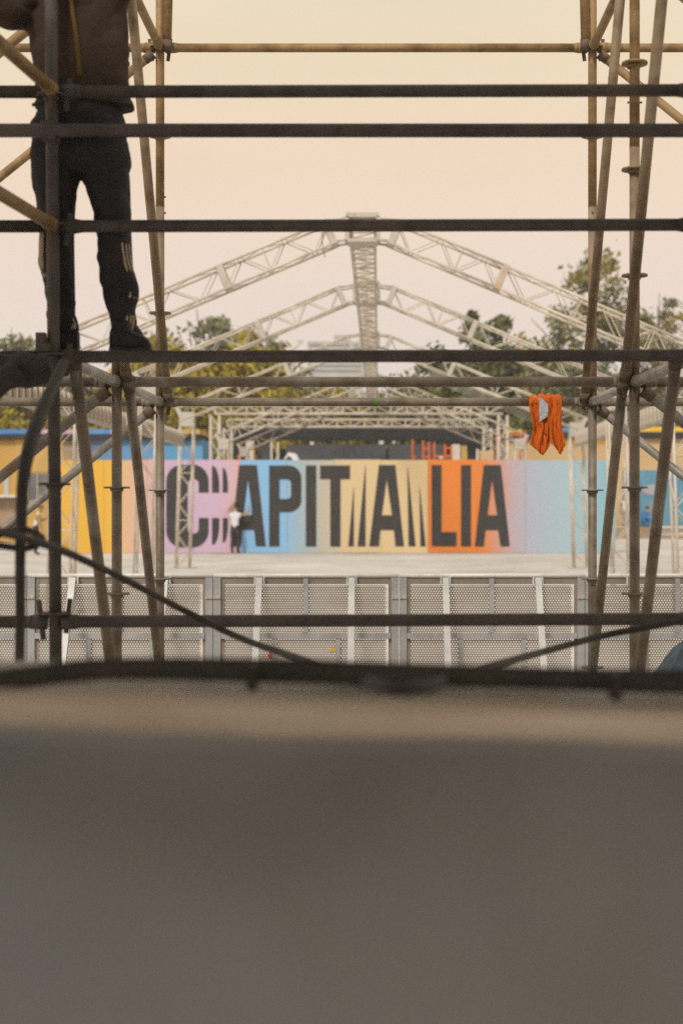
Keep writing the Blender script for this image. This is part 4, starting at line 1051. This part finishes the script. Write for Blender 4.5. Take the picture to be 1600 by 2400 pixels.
# cable bundle on the grey rail
s0 = 1450
rail = MB().bar(P(-900, 1580, 1330), P(2500, 1640, 1330), .05, .066)
setp(rail.build('steel_rail', M['grey_rail'], None, P(800, 1608, 1330)), 'dull grey steel rail carrying the black cable bundle', 'rail')
cbr = root('cable_bundle', P(800, 1590, 1420), 'bundle of thick black cables lying along the grey rail', 'cable')
for dy, ds, ph in ((-14, 0, 0), (6, 30, 2)):
    pts = [(-700, 1640, 1500), (-300, 1622, 1470), (-80, 1607, 1450), (60, 1592, 1440), (200, 1575, 1420), (330, 1571, 1420), (520, 1573, 1420), (700, 1577, 1420), (880, 1584, 1420), (1050, 1588, 1420), (1250, 1593, 1420), (1450, 1598, 1420), (1700, 1604, 1420), (2300, 1615, 1420)]
    MB().path(fore([(x, y_ + dy + 1.5 * math.sin(x * .006 + ph * 2), s + ds) for x, y_, s in pts]), .0120, 10, 8).build('cable', M['black_cable'], cbr)
for x, y_ in ((592, 1600), (1440, 1622)):
    MB().box(P(x, y_ - 14, 1455), (.016, .04, .042)).build('cable_clip', M['black_cable'], cbr)
cb = MB().path(fore([(-900, 1610, 1640), (-200, 1632, 1660), (400, 1642, 1680), (1000, 1652, 1690), (1700, 1662, 1700), (2600, 1676, 1710)]), .0055, 8, 6)  # dark strip laid where the gap above the plank is in shadow
setp(cb.build('shadow_gap_strip', M['black_cable'], None, P(800, 1648, 1690)), 'dark strip standing in for the shadow gap between the grey rail and the timber plank', 'cable')
pl = MB(); a, b = P(-1200, 1634, 1830), P(2900, 1747, 1990)
pl.bar(a, b, .09, .043)
setp(pl.build('timber_plank', M['timber'], None, P(800, 1680, 1900)), 'tan timber plank lying in front of the grey rail', 'plank')
tg = MB(); V = []; nu, nv = 80, 70
for i in range(nv + 1):
    v = i / nv
    for k in range(nu + 1):
        u = k / nu; x = -1.6 + 3.2 * u
        yy = 1.61 + .010 * math.sin(x * 11 + v * 14) + .012 * math.sin(x * 5.3 - v * 19) + .05 * math.sin(math.pi * min(v / .24, 1.25))
        V.append((x, yy, 1.402 - .030 * x - v * 1.34))
n_ = nu + 1
tg.add(V, [(i*n_+k, i*n_+k+1, (i+1)*n_+k+1, (i+1)*n_+k) for i in range(nv) for k in range(nu)], True)
to = tg.build('hanging_tarpaulin', M['tarp_grey'], None, (0, 1.62, .04))
md = to.modifiers.new('thick', 'SOLIDIFY'); md.thickness = .004
setp(to, 'grey brown tarpaulin hanging below the timber plank', 'tarpaulin')
# blue-grey cloth heap before the right barrier
hp = MB(); s_h = 430
pts = [ring_ for ring_ in ()]
q = P(1640, 1500, s_h); base = Vector((q.x, q.y, 0)); rings = []
for z, rx in ((0, .42), (.25, .40), (.5, .33), (.75, .24), (.88, .16), (.95, .06)):
    rings.append((base + Vector((.03 * math.sin(z * 9), 0, z)), rx, .24 * (rx / .42) + .05))
hp.loft(rings, 24)
for i, v in enumerate(hp.v):
    a = math.atan2(v.y - base.y, v.x - base.x); hp.v[i] = v + Vector((math.cos(a), math.sin(a), 0)) * (.02 * math.sin(a * 7 + v.z * 8) * (1 if v.z > .01 else .3))
setp(hp.build('tool_sack', M['blue_cloth'], None, base), 'blue grey cloth sack standing before the barrier at the right', 'sack')

# ------------------------------------------------------------------ unseen roof, added to shade the near scaffold and worker
cov = root('shade_roof', (0, -1, 0), 'added unseen shelter roof over the viewpoint on four posts', 'blocker')
MB().box((0, 1.9, 4.05), (9, 6.0, .10)).build('roof', M['roof_dark'], cov)
for x in (-4.4, 4.4):
    for yy in (-.95, 4.75): MB().box((x, yy, 2.0), (.14, .14, 4.0)).build('post', M['roof_dark'], cov)

# ------------------------------------------------------------------ thin haze over the yard
hz = MB().box((0, 130, 14.0), (420, 330, 30.0)).build('haze', [], None)
hm = bpy.data.materials.new('haze_air'); hm.use_nodes = True; t = hm.node_tree; t.nodes.clear()
mo = t.nodes.new('ShaderNodeOutputMaterial'); pv_ = t.nodes.new('ShaderNodeVolumePrincipled')
pv_.inputs['Color'].default_value = (.95, .94, .93, 1); pv_.inputs['Density'].default_value = .0006; pv_.inputs['Anisotropy'].default_value = .2
t.links.new(pv_.outputs[0], mo.inputs['Volume']); hz.data.materials.append(hm)
setp(hz, 'thin pale haze over the whole yard', None, None, 'stuff')
sc.cycles.volume_bounces = 1
